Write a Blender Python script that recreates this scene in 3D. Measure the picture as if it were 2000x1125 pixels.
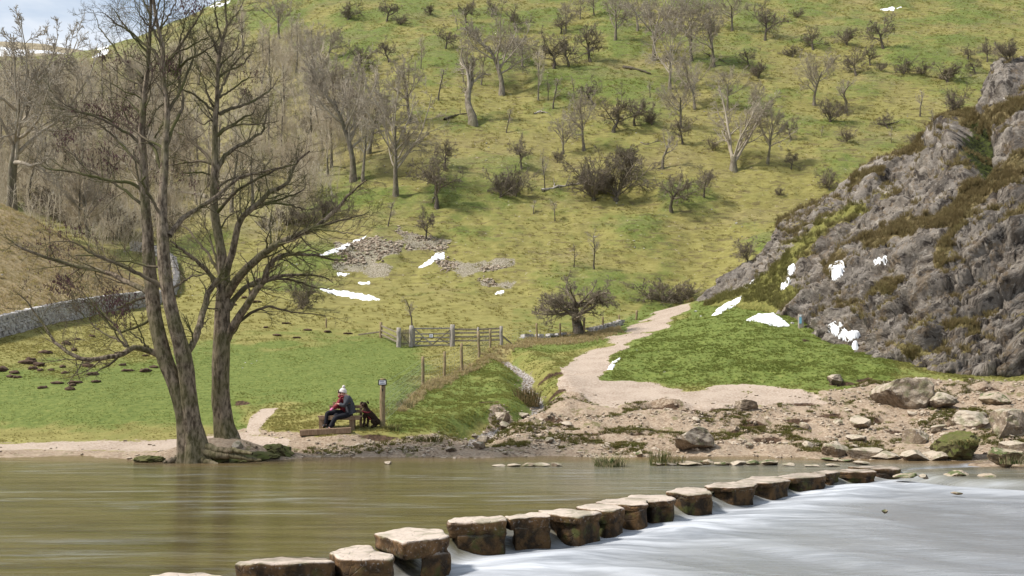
import bpy, bmesh, math, random
import numpy as np
from mathutils import Vector, Matrix, Euler
from mathutils.bvhtree import BVHTree

for o in list(bpy.data.objects):
    bpy.data.objects.remove(o, do_unlink=True)
scene = bpy.context.scene
COL = scene.collection
R = math.radians

# ------------------------------------------------------------------ camera
F, CZ, HY = 1800.0, 2.2, 757.0          # focal length (photo px), eye height (m), horizon row of the photo
cam_d = bpy.data.cameras.new('camera')
cam = bpy.data.objects.new('camera', cam_d); COL.objects.link(cam)
cam.location = (0, 0, CZ); cam.rotation_euler = (R(90), 0, 0)
cam_d.sensor_width = 36.0; cam_d.lens = 36.0 * F / 2000.0
cam_d.shift_y = (HY - 562.5) / 2000.0
cam_d.clip_start = 0.1; cam_d.clip_end = 6000
scene.camera = cam

# ------------------------------------------------------------------ sky, sun, exposure
SUN_EL, SUN_AZ = R(50), R(-102)         # azimuth measured clockwise from +Y: high on the left, a little behind the camera
world = bpy.data.worlds.new('World'); scene.world = world; world.use_nodes = True
wn = world.node_tree; wn.nodes.clear()
def wnode(t, **k):
    n = wn.nodes.new(t)
    for a, b in k.items(): setattr(n, a, b)
    return n
w_out = wnode('ShaderNodeOutputWorld'); w_bg = wnode('ShaderNodeBackground')
w_sky = wnode('ShaderNodeTexSky', sky_type='NISHITA', sun_disc=False, sun_elevation=SUN_EL, sun_rotation=SUN_AZ,
              air_density=1.2, dust_density=2.0, ozone_density=1.0, altitude=150)
w_tc = wnode('ShaderNodeTexCoord'); w_map = wnode('ShaderNodeMapping')
w_map.inputs['Scale'].default_value = (1.0, 1.0, 2.6); w_map.inputs['Location'].default_value = (3.1, 1.7, 0.55)
w_n = wnode('ShaderNodeTexNoise'); w_n.inputs['Scale'].default_value = 3.4; w_n.inputs['Detail'].default_value = 7
w_n.inputs['Roughness'].default_value = 0.55; w_n.inputs['Distortion'].default_value = 0.25
w_r = wnode('ShaderNodeMapRange'); w_r.inputs['From Min'].default_value = 0.42; w_r.inputs['From Max'].default_value = 0.64
w_mix = wnode('ShaderNodeMix', data_type='RGBA'); w_mix.inputs[7].default_value = (6.9, 7.1, 7.4, 1)
w_mix0 = wnode('ShaderNodeMix', data_type='RGBA'); w_mix0.inputs[0].default_value = 0.7; w_mix0.inputs[7].default_value = (3.0, 4.0, 5.3, 1)
L = wn.links.new
L(w_tc.outputs['Generated'], w_map.inputs['Vector']); L(w_map.outputs[0], w_n.inputs['Vector'])
L(w_n.outputs['Fac'], w_r.inputs['Value']); L(w_r.outputs[0], w_mix.inputs[0])
L(w_sky.outputs[0], w_mix0.inputs[6]); L(w_mix0.outputs[2], w_mix.inputs[6])
L(w_mix.outputs[2], w_bg.inputs['Color']); w_bg.inputs['Strength'].default_value = 0.075
L(w_bg.outputs[0], w_out.inputs['Surface'])
sun_d = bpy.data.lights.new('sun', 'SUN'); sun_d.energy = 3.1; sun_d.angle = R(8); sun_d.color = (1.0, 0.955, 0.89)
sun = bpy.data.objects.new('sun', sun_d); COL.objects.link(sun)
sdir = Vector((math.sin(SUN_AZ) * math.cos(SUN_EL), math.cos(SUN_AZ) * math.cos(SUN_EL), math.sin(SUN_EL)))
sun.rotation_euler = (-sdir).to_track_quat('-Z', 'Y').to_euler(); sun.location = (-40, -30, 60)
scene.view_settings.view_transform = 'Standard'; scene.view_settings.look = 'None'
scene.view_settings.exposure = 0.98; scene.view_settings.gamma = 1.0; scene.view_settings.use_curve_mapping = False
scene.render.engine = 'CYCLES'
scene.cycles.max_bounces = 6; scene.cycles.transparent_max_bounces = 8
# ================================================================== helpers
rng = np.random.default_rng(7)
def P(px, py, d):
    "point seen at photo pixel (px,py) at depth d metres"
    px = np.asarray(px, float); py = np.asarray(py, float); d = np.asarray(d, float)
    return np.stack([(px - 1000) / F * d, d + 0 * px, CZ + (HY - py) / F * d], -1)

def tag(o, label=None, cat=None, group=None, kind=None):
    if label: o['label'] = label
    if cat: o['category'] = cat
    if group: o['group'] = group
    if kind: o['kind'] = kind
    return o
def empty(name, loc, label, cat, group=None, rz=0.0, s=1.0):
    o = bpy.data.objects.new(name, None); COL.objects.link(o)
    o.location = loc; o.rotation_euler = (0, 0, rz); o.scale = (s, s, s); o.empty_display_size = 0.3
    return tag(o, label, cat, group)
def link(name, me, mat=None, parent=None, smooth=None):
    o = bpy.data.objects.new(name, me); COL.objects.link(o)
    if mat and not me.materials: me.materials.append(mat)
    if parent: o.parent = parent
    if smooth is not None: me.polygons.foreach_set('use_smooth', np.full(len(me.polygons), smooth))
    return o
def mesh_np(name, V, Fc, smooth=True):
    "mesh from numpy verts and an (M,3) or (M,4) face array"
    V = np.ascontiguousarray(V, np.float32); Fc = np.ascontiguousarray(Fc, np.int32)
    me = bpy.data.meshes.new(name); k = Fc.shape[1]
    me.vertices.add(len(V)); me.vertices.foreach_set('co', V.ravel())
    me.loops.add(Fc.size); me.loops.foreach_set('vertex_index', Fc.ravel())
    me.polygons.add(len(Fc)); me.polygons.foreach_set('loop_start', np.arange(0, Fc.size, k, dtype=np.int32))
    me.polygons.foreach_set('use_smooth', np.full(len(Fc), smooth))
    me.update(calc_edges=True)
    return me
def attr(me, name, vals, dom='POINT'):
    vals = np.asarray(vals, np.float32)
    if vals.ndim == 1:
        a = me.attributes.new(name, 'FLOAT', dom); a.data.foreach_set('value', vals)
    else:
        a = me.attributes.new(name, 'FLOAT_VECTOR', dom); a.data.foreach_set('vector', np.ascontiguousarray(vals).ravel())
def grid_faces(nr, nc, off=0):
    i = np.arange(nr * nc).reshape(nr, nc) + off
    return np.stack([i[:-1, :-1], i[:-1, 1:], i[1:, 1:], i[1:, :-1]], -1).reshape(-1, 4)
def bm_mesh(name, bm, smooth=False):
    me = bpy.data.meshes.new(name); bmesh.ops.recalc_face_normals(bm, faces=bm.faces[:]); bm.to_mesh(me); bm.free()
    me.polygons.foreach_set('use_smooth', np.full(len(me.polygons), smooth))
    return me
def mcopy(bm, T=None): return bm

# ---- noise
def _h(ix, iy, iz, s):
    h = (ix.astype(np.uint32) * np.uint32(374761393) + iy.astype(np.uint32) * np.uint32(668265263)
         + iz.astype(np.uint32) * np.uint32(2147483647) + np.uint32((s * 974711 + 77) & 0xffffffff))
    h = (h ^ (h >> np.uint32(13))) * np.uint32(1274126177)
    return h ^ (h >> np.uint32(16))
def vnoise(p, seed=0):
    p = np.asarray(p, np.float64); f = np.floor(p); t = p - f; i = f.astype(np.int64)
    t = t * t * t * (t * (t * 6 - 15) + 10); out = 0
    for dx in (0, 1):
        wx = t[..., 0] if dx else 1 - t[..., 0]
        for dy in (0, 1):
            wy = t[..., 1] if dy else 1 - t[..., 1]
            for dz in (0, 1):
                wz = t[..., 2] if dz else 1 - t[..., 2]
                out = out + wx * wy * wz * (_h(i[..., 0] + dx, i[..., 1] + dy, i[..., 2] + dz, seed) / 4294967295.0)
    return out * 2 - 1
def fbm(p, oct=4, seed=0, rough=0.5, ridged=False):
    p = np.asarray(p, np.float64); a = 1.0; s = 0; tot = 0
    for k in range(oct):
        n = vnoise(p * (2.03 ** k) + k * 17.3, seed + k)
        s = s + a * ((1 - 2 * np.abs(n)) if ridged else n); tot += a; a *= rough
    return s / tot
def cells(p, seed=0):
    "F1, F2, id of jittered cells"
    p = np.asarray(p, np.float64); i = np.floor(p).astype(np.int64)
    f1 = np.full(p.shape[:-1], 9.0); f2 = f1.copy(); idd = np.zeros(p.shape[:-1])
    for dx in (-1, 0, 1):
        for dy in (-1, 0, 1):
            for dz in (-1, 0, 1):
                c = i + np.array([dx, dy, dz])
                h = [_h(c[..., 0], c[..., 1], c[..., 2], seed + q) / 4294967295.0 for q in range(3)]
                d = np.sqrt(sum((c[..., q] + h[q] - p[..., q]) ** 2 for q in range(3)))
                n = d < f1
                f2 = np.where(n, f1, np.minimum(f2, d)); idd = np.where(n, h[0], idd); f1 = np.where(n, d, f1)
    return f1, f2, idd
def sstep(a, b, x):
    t = np.clip((np.asarray(x, float) - a) / (b - a), 0, 1); return t * t * (3 - 2 * t)
def poly_sd(x, y, poly):
    "signed distance to a polygon, positive inside"
    poly = np.asarray(poly, float); x = np.asarray(x, float); y = np.asarray(y, float)
    d = np.full(x.shape, 1e9); ins = np.zeros(x.shape, bool); n = len(poly)
    for k in range(n):
        a, b = poly[k], poly[(k + 1) % n]; e = b - a; L2 = e @ e + 1e-9
        t = np.clip(((x - a[0]) * e[0] + (y - a[1]) * e[1]) / L2, 0, 1)
        d = np.minimum(d, np.hypot(x - a[0] - t * e[0], y - a[1] - t * e[1]))
        if abs(e[1]) > 1e-9:
            c = (a[1] > y) != (b[1] > y)
            ins ^= c & (x < (b[0] - a[0]) * (y - a[1]) / (b[1] - a[1]) + a[0])
    return np.where(ins, d, -d)
def line_d(x, y, pts):
    pts = np.asarray(pts, float); d = np.full(np.shape(x), 1e9)
    for a, b in zip(pts[:-1], pts[1:]):
        e = b - a; t = np.clip(((x - a[0]) * e[0] + (y - a[1]) * e[1]) / (e @ e + 1e-9), 0, 1)
        d = np.minimum(d, np.hypot(x - a[0] - t * e[0], y - a[1] - t * e[1]))
    return d

# ---- materials
class M:
    def __init__(s, name):
        s.m = bpy.data.materials.new(name); s.m.use_nodes = True; s.t = s.m.node_tree; s.t.nodes.clear()
        s.out = s.t.nodes.new('ShaderNodeOutputMaterial'); s.b = s.t.nodes.new('ShaderNodeBsdfPrincipled')
        s.t.links.new(s.b.outputs[0], s.out.inputs[0]); s.set(s.b, 'Specular IOR Level', 0.25)
    def set(s, n, k, v):
        i = n.inputs[k]
        if isinstance(v, bpy.types.NodeSocket): s.t.links.new(v, i)
        elif isinstance(v, (tuple, list)) and i.type == 'RGBA' and len(v) == 3: i.default_value = (*v, 1)
        else: i.default_value = v
    def n(s, typ, ins=None, **props):
        n = s.t.nodes.new('ShaderNode' + typ)
        for k, v in props.items(): setattr(n, k, v)
        for k, v in (ins or {}).items(): s.set(n, k, v)
        return n
    def pos(s, scale=(1, 1, 1), rot=(0, 0, 0), obj=False):
        src = s.n('TexCoord').outputs['Object'] if obj else s.n('NewGeometry').outputs['Position']
        return s.n('Mapping', {'Vector': src, 'Scale': scale, 'Rotation': rot}).outputs[0]
    def noise(s, vec, scale, detail=4, rough=0.55, dist=0.0):
        return s.n('TexNoise', {'Vector': vec, 'Scale': scale, 'Detail': detail, 'Roughness': rough, 'Distortion': dist}).outputs['Fac']
    def ramp(s, v, a, b, lo=0.0, hi=1.0):
        return s.n('MapRange', {'Value': v, 'From Min': a, 'From Max': b, 'To Min': lo, 'To Max': hi}, interpolation_type='SMOOTHSTEP').outputs[0]
    def mix(s, f, a, b, mode='MIX'):
        return s.n('Mix', {0: f, 6: a, 7: b}, data_type='RGBA', blend_type=mode).outputs[2]
    def math(s, op, a, b=0.0, clamp=False):
        return s.n('Math', {0: a, 1: b}, operation=op, use_clamp=clamp).outputs[0]
    def at(s, name, typ='GEOMETRY', vec=False):
        n = s.n('Attribute', attribute_name=name, attribute_type=typ); return n.outputs['Vector' if vec else 'Fac']
    def up(s):
        return s.n('SeparateXYZ', {0: s.n('NewGeometry').outputs['Normal']}).outputs['Z']
    def rnd(s): return s.n('ObjectInfo').outputs['Random']
    def bump(s, h, strength=0.5, dist=0.05, nrm=None):
        d = {'Height': h, 'Strength': strength, 'Distance': dist}
        if nrm is not None: d['Normal'] = nrm
        return s.n('Bump', d).outputs[0]
    def fin(s, col, rough=0.85, normal=None, **kw):
        s.set(s.b, 'Base Color', col); s.set(s.b, 'Roughness', rough)
        if normal is not None: s.set(s.b, 'Normal', normal)
        for k, v in kw.items(): s.set(s.b, k.replace('_', ' '), v)
        return s.m

def bark_mat(name, c1, c2, moss=0.0, scale=6.0, var=0.25):
    m = M(name); p = m.pos((1, 1, 0.35)); n = m.noise(p, scale, 6, 0.65); n2 = m.noise(m.pos(), 1.1, 3)
    c = m.mix(m.ramp(n, 0.36, 0.64), c1, c2)
    if moss:
        c = m.mix(m.math('MULTIPLY', m.ramp(n2, 0.42, 0.62), moss), c, (0.085, 0.09, 0.02))
    if var:
        c = m.mix(m.math('MULTIPLY', m.rnd(), var), c, tuple(x * 0.55 for x in c1))
    return m.fin(c, 0.95, m.bump(n, 0.7, 0.04))
MAT = {}
MAT['alder_bark'] = bark_mat('alder_bark', (0.062, 0.044, 0.029), (0.275, 0.215, 0.15), 0.4, 11.0, 0.0)
MAT['alder_twig'] = bark_mat('alder_twig', (0.075, 0.058, 0.038), (0.165, 0.13, 0.085), 0.7, 3.0, 0.0)
MAT['ash_bark'] = bark_mat('ash_bark', (0.115, 0.094, 0.068), (0.235, 0.20, 0.148), 0.35, 4.0)
MAT['ash_twig'] = bark_mat('ash_twig', (0.29, 0.24, 0.18), (0.43, 0.37, 0.285), 0.12, 1.0)
MAT['wood_twig'] = bark_mat('wood_twig', (0.48, 0.395, 0.275), (0.66, 0.575, 0.44), 0.2, 0.35, 0.3)
MAT['thorn_bark'] = bark_mat('thorn_bark', (0.06, 0.048, 0.036), (0.13, 0.105, 0.08), 0.3, 5.0)
MAT['thorn_twig'] = bark_mat('thorn_twig', (0.14, 0.112, 0.083), (0.26, 0.212, 0.16), 0.25, 1.5)
MAT['dead_wood'] = bark_mat('dead_wood', (0.30, 0.26, 0.21), (0.48, 0.43, 0.36), 0.0, 5.0)
MAT['purple'] = bark_mat('catkin_purple', (0.085, 0.035, 0.045), (0.13, 0.06, 0.065), 0.0, 3.0, 0.0)

def stone_mat(name, pale, mid, dark, moss=0.5, mosscol=(0.07, 0.085, 0.018), sc=1.0, wet=None, lichen=(0.5, 0.47, 0.44)):
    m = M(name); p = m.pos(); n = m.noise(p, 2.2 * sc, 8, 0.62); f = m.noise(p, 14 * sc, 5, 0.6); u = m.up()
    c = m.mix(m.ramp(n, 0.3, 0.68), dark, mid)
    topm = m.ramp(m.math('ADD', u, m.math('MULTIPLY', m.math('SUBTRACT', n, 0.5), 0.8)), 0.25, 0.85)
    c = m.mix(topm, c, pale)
    c = m.mix(m.ramp(f, 0.55, 0.75, 0, 0.6), c, lichen); c = m.mix(m.ramp(f, 0.28, 0.42, 0.65, 0), c, tuple(x * 0.45 for x in mid))
    mk = m.math('MULTIPLY', m.ramp(m.noise(p, 1.7 * sc, 4, 0.6), 0.48, 0.60), m.ramp(u, -0.1, 0.55)); mk = m.math('MULTIPLY', mk, moss)
    c = m.mix(mk, c, mosscol)
    if wet is not None:      # algae and moss band that grows just above the water line
        z = m.n('SeparateXYZ', {0: m.n('NewGeometry').outputs['Position']}).outputs['Z']
        zz = m.math('ADD', z, m.math('MULTIPLY', m.math('SUBTRACT', n, 0.5), 0.35))
        wm = m.ramp(zz, wet[0], wet[1], 1, 0)
        c = m.mix(m.math('MULTIPLY', wm, 0.9), c, m.mix(m.ramp(m.noise(p, 5, 4), 0.42, 0.6), m.mix(m.ramp(m.noise(p, 2.3, 4), .5, .62), (0.075, 0.042, 0.016), (0.045, 0.05, 0.012)), (0.016, 0.011, 0.006)))
    vor = m.n('TexVoronoi', {'Vector': p, 'Scale': 3.2 * sc}, feature='DISTANCE_TO_EDGE').outputs['Distance']
    h = m.math('ADD', m.math('MULTIPLY', n, 0.7), m.math('MULTIPLY', f, 0.3))
    h = m.math('ADD', h, m.ramp(vor, 0.0, 0.05, -0.25, 0.0))
    return m.fin(c, 0.88, m.bump(h, 0.75, 0.07 / sc))
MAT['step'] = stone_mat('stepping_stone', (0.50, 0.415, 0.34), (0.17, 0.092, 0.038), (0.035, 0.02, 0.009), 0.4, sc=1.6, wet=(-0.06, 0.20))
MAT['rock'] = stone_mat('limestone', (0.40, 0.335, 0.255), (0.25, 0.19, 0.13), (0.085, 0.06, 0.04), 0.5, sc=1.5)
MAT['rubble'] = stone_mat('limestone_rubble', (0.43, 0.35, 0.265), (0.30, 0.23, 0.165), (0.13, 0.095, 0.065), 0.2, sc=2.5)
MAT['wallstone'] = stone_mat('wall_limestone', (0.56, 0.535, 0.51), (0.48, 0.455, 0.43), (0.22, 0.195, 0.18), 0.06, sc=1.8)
MAT['weir'] = stone_mat('weir_stone', (0.36, 0.29, 0.21), (0.2, 0.14, 0.08), (0.06, 0.045, 0.025), 0.85, (0.045, 0.075, 0.012), sc=1.8)
MAT['mossmound'] = stone_mat('mossy_root_mound', (0.10, 0.095, 0.03), (0.085, 0.075, 0.028), (0.035, 0.026, 0.012), 0.9, (0.085, 0.095, 0.02), sc=2.2, lichen=(0.14, 0.12, 0.05))

def wood_mat(name, c1, c2, moss=0.2):
    m = M(name); p = m.pos((1, 1, 0.12)); n = m.noise(p, 30, 5, 0.6); c = m.mix(m.ramp(n, 0.3, 0.7), c1, c2)
    c = m.mix(m.math('MULTIPLY', m.ramp(m.noise(m.pos(), 5, 3), 0.5, 0.65), moss), c, (0.12, 0.115, 0.04))
    return m.fin(c, 0.9, m.bump(n, 0.5, 0.01))
MAT['post'] = wood_mat('fence_post_wood', (0.16, 0.115, 0.06), (0.32, 0.24, 0.14), 0.45)
MAT['greywood'] = wood_mat('weathered_gate_wood', (0.19, 0.165, 0.14), (0.38, 0.34, 0.295), 0.15)
MAT['darkrail'] = wood_mat('weathered_rail_wood', (0.13, 0.105, 0.075), (0.27, 0.225, 0.165), 0.35)
MAT['bench'] = wood_mat('bench_wood', (0.17, 0.105, 0.065), (0.30, 0.21, 0.135), 0.15)
def plain(name, c, rough=0.8, nscale=25, amt=0.35, metallic=0.0, bump=0.25):
    m = M(name); n = m.noise(m.pos(), nscale, 4)
    return m.fin(m.mix(m.ramp(n, 0.3, 0.7), tuple(x * (1 - amt) for x in c), tuple(min(1, x * (1 + amt * 0.5)) for x in c)), rough,
                 m.bump(n, bump, 0.01), Metallic=metallic)
MAT['wire'] = plain('galvanised_wire', (0.42, 0.46, 0.42), 0.5, metallic=0.6)
MAT['earth'] = plain('dark_soil', (0.085, 0.052, 0.033), 0.95, 9, 0.5, bump=0.9)
m = M('old_snow'); n = m.noise(m.pos(), 3, 6); MAT['snow'] = m.fin(m.mix(m.ramp(n, 0.35, 0.7), (0.80, 0.81, 0.83), (0.90, 0.90, 0.91)), 0.7, m.bump(n, 0.5, 0.06))
# ================================================================== terrain
HILL = [(330, 106), (250, 118), (185, 131), (100, 150), (50, 166), (0, 185), (-60, 215), (-75, 265)]
MID = [(560, 80.5), (500, 87), (450, 92.5), (400, 99)]
SHORE = [(-700, 29.3), (0, 29.0), (230, 28.7), (330, 27.4), (470, 27.6), (560, 28.8), (900, 29.1), (1200, 29.2), (1400, 29.8), (1600, 28.9), (1800, 27.9), (2000, 26.4), (2300, 25), (2700, 24)]
CTL = {
 -600: [(850, 34), (800, 38), (740, 42), (680, 46), (620, 50), (540, 58), (460, 66), (400, 74), (440, 95), (380, 112), (280, 135), (200, 165), (150, 195), (170, 240)],
 0: [(866, 33), (800, 37.5), (745, 42.5), (700, 47), (662, 51.5), (640, 54), (560, 62), (480, 70), (412, 78), (428, 92), (395, 108), (300, 130), (210, 160), (150, 185), (112, 210), (125, 250)],
 170: [(864, 33), (800, 37.5), (745, 43), (700, 49), (655, 56), (625, 62), (560, 72), (492, 81), (484, 90), (460, 98), (400, 112), (300, 133), (200, 160), (130, 190), (104, 215), (115, 255)],
 290: [(862, 33), (800, 38), (745, 44), (700, 50), (650, 58), (615, 66), (598, 72), (562, 80), (520, 89), (480, 97), (400, 110), (300, 130), (200, 155), (130, 175), (70, 205), (80, 250)],
 440: [(860, 33), (800, 38), (745, 44.5), (700, 51), (650, 59), (620, 66), (590, 74), (550, 82), (500, 89), (450, 96), (400, 104), (300, 122), (200, 145), (100, 170), (30, 195), (2, 215), (15, 260)],
 600: [(868, 30.8), (842, 32.0), (820, 34.2), (780, 39.5), (740, 45), (700, 51.5), (650, 60), (610, 69), (580, 77), (550, 82), (500, 88), (450, 94), (400, 101), (300, 117), (200, 138), (100, 160), (0, 190), (-55, 220), (-60, 265)],
 800: [(870, 30.8), (842, 32.4), (800, 36.8), (750, 43.5), (700, 53), (675, 58), (640, 65), (600, 74)] + MID + HILL,
 1000: [(868, 32), (850, 33.5), (820, 36), (780, 41), (740, 46.5), (705, 52), (675, 58), (640, 66), (600, 75)] + MID + HILL,
 1130: [(868, 32), (840, 34.5), (800, 38), (770, 41), (745, 44), (715, 49), (690, 54), (665, 60), (645, 68), (600, 75.5)] + MID + HILL,
 1250: [(868, 32), (845, 34), (800, 37.5), (770, 41), (745, 44.5), (700, 50), (665, 56), (635, 63), (618, 70), (605, 76), (575, 80)] + MID[1:] + HILL,
 1350: [(866, 32.2), (845, 33.8), (800, 37.5), (770, 40.5), (745, 43.5), (700, 48.5), (650, 56), (615, 64), (591, 72), (600, 77), (565, 82), (500, 88), (450, 93), (400, 99)] + HILL,
 1500: [(866, 32.2), (845, 33.7), (800, 37), (770, 40), (745, 42.5), (700, 46.5), (660, 51), (625, 56), (600, 62), (570, 68), (540, 76), (490, 85), (445, 92.5), (400, 99)] + HILL,
 1700: [(870, 31), (845, 33), (800, 36.5), (770, 39), (745, 41), (715, 43.5), (700, 46), (660, 52), (590, 60), (500, 68), (450, 78), (400, 97)] + HILL,
 1900: [(880, 29.5), (850, 32), (800, 35.5), (770, 38), (740, 40.5), (730, 43), (650, 49), (530, 55), (420, 62), (370, 72), (360, 95)] + HILL,
 2300: [(880, 28), (800, 34), (740, 39), (722, 42), (620, 48), (480, 54), (360, 61), (300, 70), (320, 95)] + HILL,
 2700: [(880, 27.5), (800, 33), (740, 38), (722, 41), (620, 47), (480, 53), (360, 60), (300, 69), (320, 95)] + HILL,
}
cp = np.array([(px, py, d) for px, l in CTL.items() for py, d in l] +
              [(px, HY + F * CZ / d, d) for px, d in SHORE] + [(px, HY + F * (CZ + 0.4) / (d - 2.2), d - 2.2) for px, d in SHORE])
def feat(px, d): return np.stack([px / 1000.0, np.log(d) * 1.35], -1)
XC = feat(cp[:, 0], cp[:, 2])
def kern(A, B):
    r2 = ((A[:, None, :] - B[None]) ** 2).sum(-1); return 0.5 * r2 * np.log(r2 + 1e-12)
n_ = len(cp); K = kern(XC, XC) + np.eye(n_) * 2e-5; Pm = np.c_[np.ones(n_), XC]
sol = np.linalg.solve(np.block([[K, Pm], [Pm.T, np.zeros((3, 3))]]), np.r_[cp[:, 1], np.zeros(3)])
NC = 610
gpx = np.linspace(-700, 2700, NC)
gd = np.concatenate([np.linspace(3, 24.5, 22), np.exp(np.linspace(np.log(25), np.log(62), 205)), np.exp(np.linspace(np.log(62.3), np.log(106), 150)), np.exp(np.linspace(np.log(106.6), np.log(300), 170))])
NR = len(gd)
PX, D = np.meshgrid(gpx, gd); pf, df = PX.ravel(), D.ravel()
pyb = np.empty(pf.size)
for a in range(0, pf.size, 20000):
    f_ = feat(pf[a:a + 20000], df[a:a + 20000])
    pyb[a:a + 20000] = kern(f_, XC) @ sol[:n_] + sol[n_] + f_ @ sol[n_ + 1:]
X = (pf - 1000) / F * df; Y = df.copy(); Z = CZ + (HY - pyb) / F * df
bed = -0.75 + 0.12 * fbm(np.stack([X * .8, Y * .8, 0 * X], -1), 3, 5)
bed = bed + (0.9 + 0.75) * sstep(7.5, 4.0, df)
Z = np.where(df < 27.5, bed + (Z - bed) * sstep(24.3, 27.0, df), Z)
W2 = np.stack([X, Y, 0 * X], -1)

# ---- layout masks, laid out on the ground itself
def msk(poly, soft=6.0, wob=7.0, seed=0):
    n = fbm(np.stack([X * .5, Y * .5, 0 * X], -1), 4, seed + 40)
    return sstep(-soft, soft, poly_sd(pf, pyb, poly) + wob * n)
near = (df > 27) & (df < 80)
PATH = [(1098, 728), (1112, 706), (1180, 672), (1260, 626), (1306, 600), (1322, 588), (1364, 584), (1350, 602), (1300, 634), (1240, 668), (1207, 698), (1190, 716), (1166, 744),
        (1250, 752), (1400, 752), (1500, 759), (1570, 772), (1610, 792), (1500, 800), (1350, 790), (1200, 796), (1105, 782), (1090, 760)]
m_path = msk(PATH, 8, 20) * (df < 76)
BANK = [(-700, 862), (120, 862), (300, 858), (420, 850), (470, 842), (500, 838), (560, 846), (600, 852), (700, 846), (760, 852), (860, 850), (905, 838), (940, 822), (965, 800), (1010, 806), (1060, 782), (1110, 772), (1250, 780),
        (1420, 778), (1560, 772), (1640, 765), (1700, 752), (1800, 742), (2000, 748), (2700, 750), (2700, 1000), (-700, 1000)]
m_bank = np.maximum(msk(BANK, 7, 9, 3) * (df < 48), (pyb > 900) * 1.0)
TRAIL = [(478, 846), (490, 815), (512, 798), (545, 797), (527, 812), (505, 838), (510, 850)]
m_path = np.maximum(m_path, msk(TRAIL, 4, 3, 9) * near)
m_path = np.maximum(m_path, msk([(-700, 866), (300, 862), (470, 846), (570, 856), (560, 874), (300, 880), (-700, 884)], 6, 6, 8) * near)
BROWN = [(-700, 350), (-300, 380), (0, 404), (60, 420), (170, 486), (300, 556), (290, 580), (180, 596), (80, 606), (0, 622), (-300, 690), (-700, 720)]
m_brown = msk(BROWN, 10, 10, 5) * ((df > 44) & (df < 92))
WOODF = [(-700, 100), (0, 130), (200, 95), (420, 40), (560, 90), (640, 190), (690, 260), (660, 350), (600, 430), (480, 455), (380, 440), (290, 480), (180, 480), (60, 425), (0, 410), (-700, 380)]
m_wood = msk(WOODF, 40, 40, 6) * (df > 80)
MEAD = [(-700, 740), (0, 735), (200, 722), (420, 690), (560, 676), (760, 672), (800, 690), (820, 720), (790, 760), (750, 800), (640, 790), (560, 775), (470, 790), (470, 850), (300, 868), (-700, 868)]
m_mead = msk(MEAD, 48, 30, 7) * near
MOUND = [(1165, 745), (1190, 718), (1240, 668), (1300, 634), (1360, 600), (1450, 560), (1560, 560), (1600, 640), (1700, 690), (1740, 720), (1730, 745), (1600, 755), (1500, 752), (1380, 750), (1250, 752)]
m_mound = msk(MOUND, 18, 20, 8) * near * (1 - m_path)
LBANK = [(1000, 690), (1080, 690), (1180, 670), (1310, 600), (1320, 590), (1260, 600), (1200, 640), (1100, 668), (1020, 680)]
m_lbank = msk(LBANK, 6, 6, 2) * near
HUM = [(760, 850), (755, 800), (800, 762), (880, 735), (960, 700), (1010, 700), (1020, 735), (1035, 780), (1000, 812), (940, 820), (900, 845)]
m_hum = msk(HUM, 8, 8, 12) * near
STRIP = [(770, 800), (830, 752), (900, 722), (975, 682), (1040, 664), (1130, 655), (1210, 640), (1215, 648), (1130, 668), (1040, 678), (985, 696), (900, 736), (835, 766), (790, 810)]
m_dry = msk(STRIP, 4, 6, 4) * near
ROCKP = [[(655, 490), (700, 478), (790, 475), (780, 505), (720, 515), (660, 510)], [(630, 520), (690, 510), (775, 520), (760, 540), (690, 540)], [(850, 505), (1000, 515), (990, 530), (900, 540), (860, 530)], [(930, 545), (1010, 545), (1000, 560), (940, 560)], [(780, 455), (890, 470), (860, 490), (800, 488)],
        ]
m_rock = np.zeros(pf.size)
for k, pl in enumerate(ROCKP): m_rock = np.maximum(m_rock, msk(pl, 7, 12, 20 + k) * (df > 70))

# ---- relief
nz = fbm(W2 * 0.35, 4, 11); nf = fbm(W2 * 1.7, 4, 12); nff = fbm(W2 * 5.0, 2, 13)
soft = 1 - np.clip(m_path + m_bank * 0.3, 0, 1)
dry = sstep(27, 30, df)
Z += dry * soft * (0.10 * nz + 0.045 * nf + 0.02 * nff) * np.clip(1.0 - 0.6 * m_mead, 0, 1)
rough_hill = sstep(66, 90, df)
nh = fbm(np.stack([X * .16, Y * .16, 0 * X], -1), 4, 14)
Z += rough_hill * (0.9 * nh + 0.16 * fbm(W2 * 0.9, 3, 15))
terr = (Z / 1.15 + 0.8 * nh + 0.5 * nz); Z += rough_hill * 0.20 * (np.abs((terr % 1) - 0.5) * 2) * (1 - m_wood)
rg = fbm(W2 * 0.9, 5, 16, 0.55, True); Z += dry * m_bank * (0.13 * rg * sstep(0, 300, pf - 560) + 0.24 * fbm(np.stack([X * .35, Y * .9, 0 * X], -1), 4, 17, .55, True) * sstep(950, 1150, pf) * sstep(29.5, 31, df) + 0.05 * nf) * (1 - 0.9 * m_path)
Z += m_mound * (0.16 * fbm(np.stack([X * .5, Y * .8, 0 * X], -1), 4, 18, 0.5, True)) + 0.10 * m_hum * fbm(W2 * 0.6, 3, 19)
# wooded spur on the left and the river-edge mound under the two trees
Z += 0.55 * np.exp(-(((X - (-8.9)) / 1.7) ** 2 + ((Y - 28.6) / 1.0) ** 2)) * (df > 26)
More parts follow.
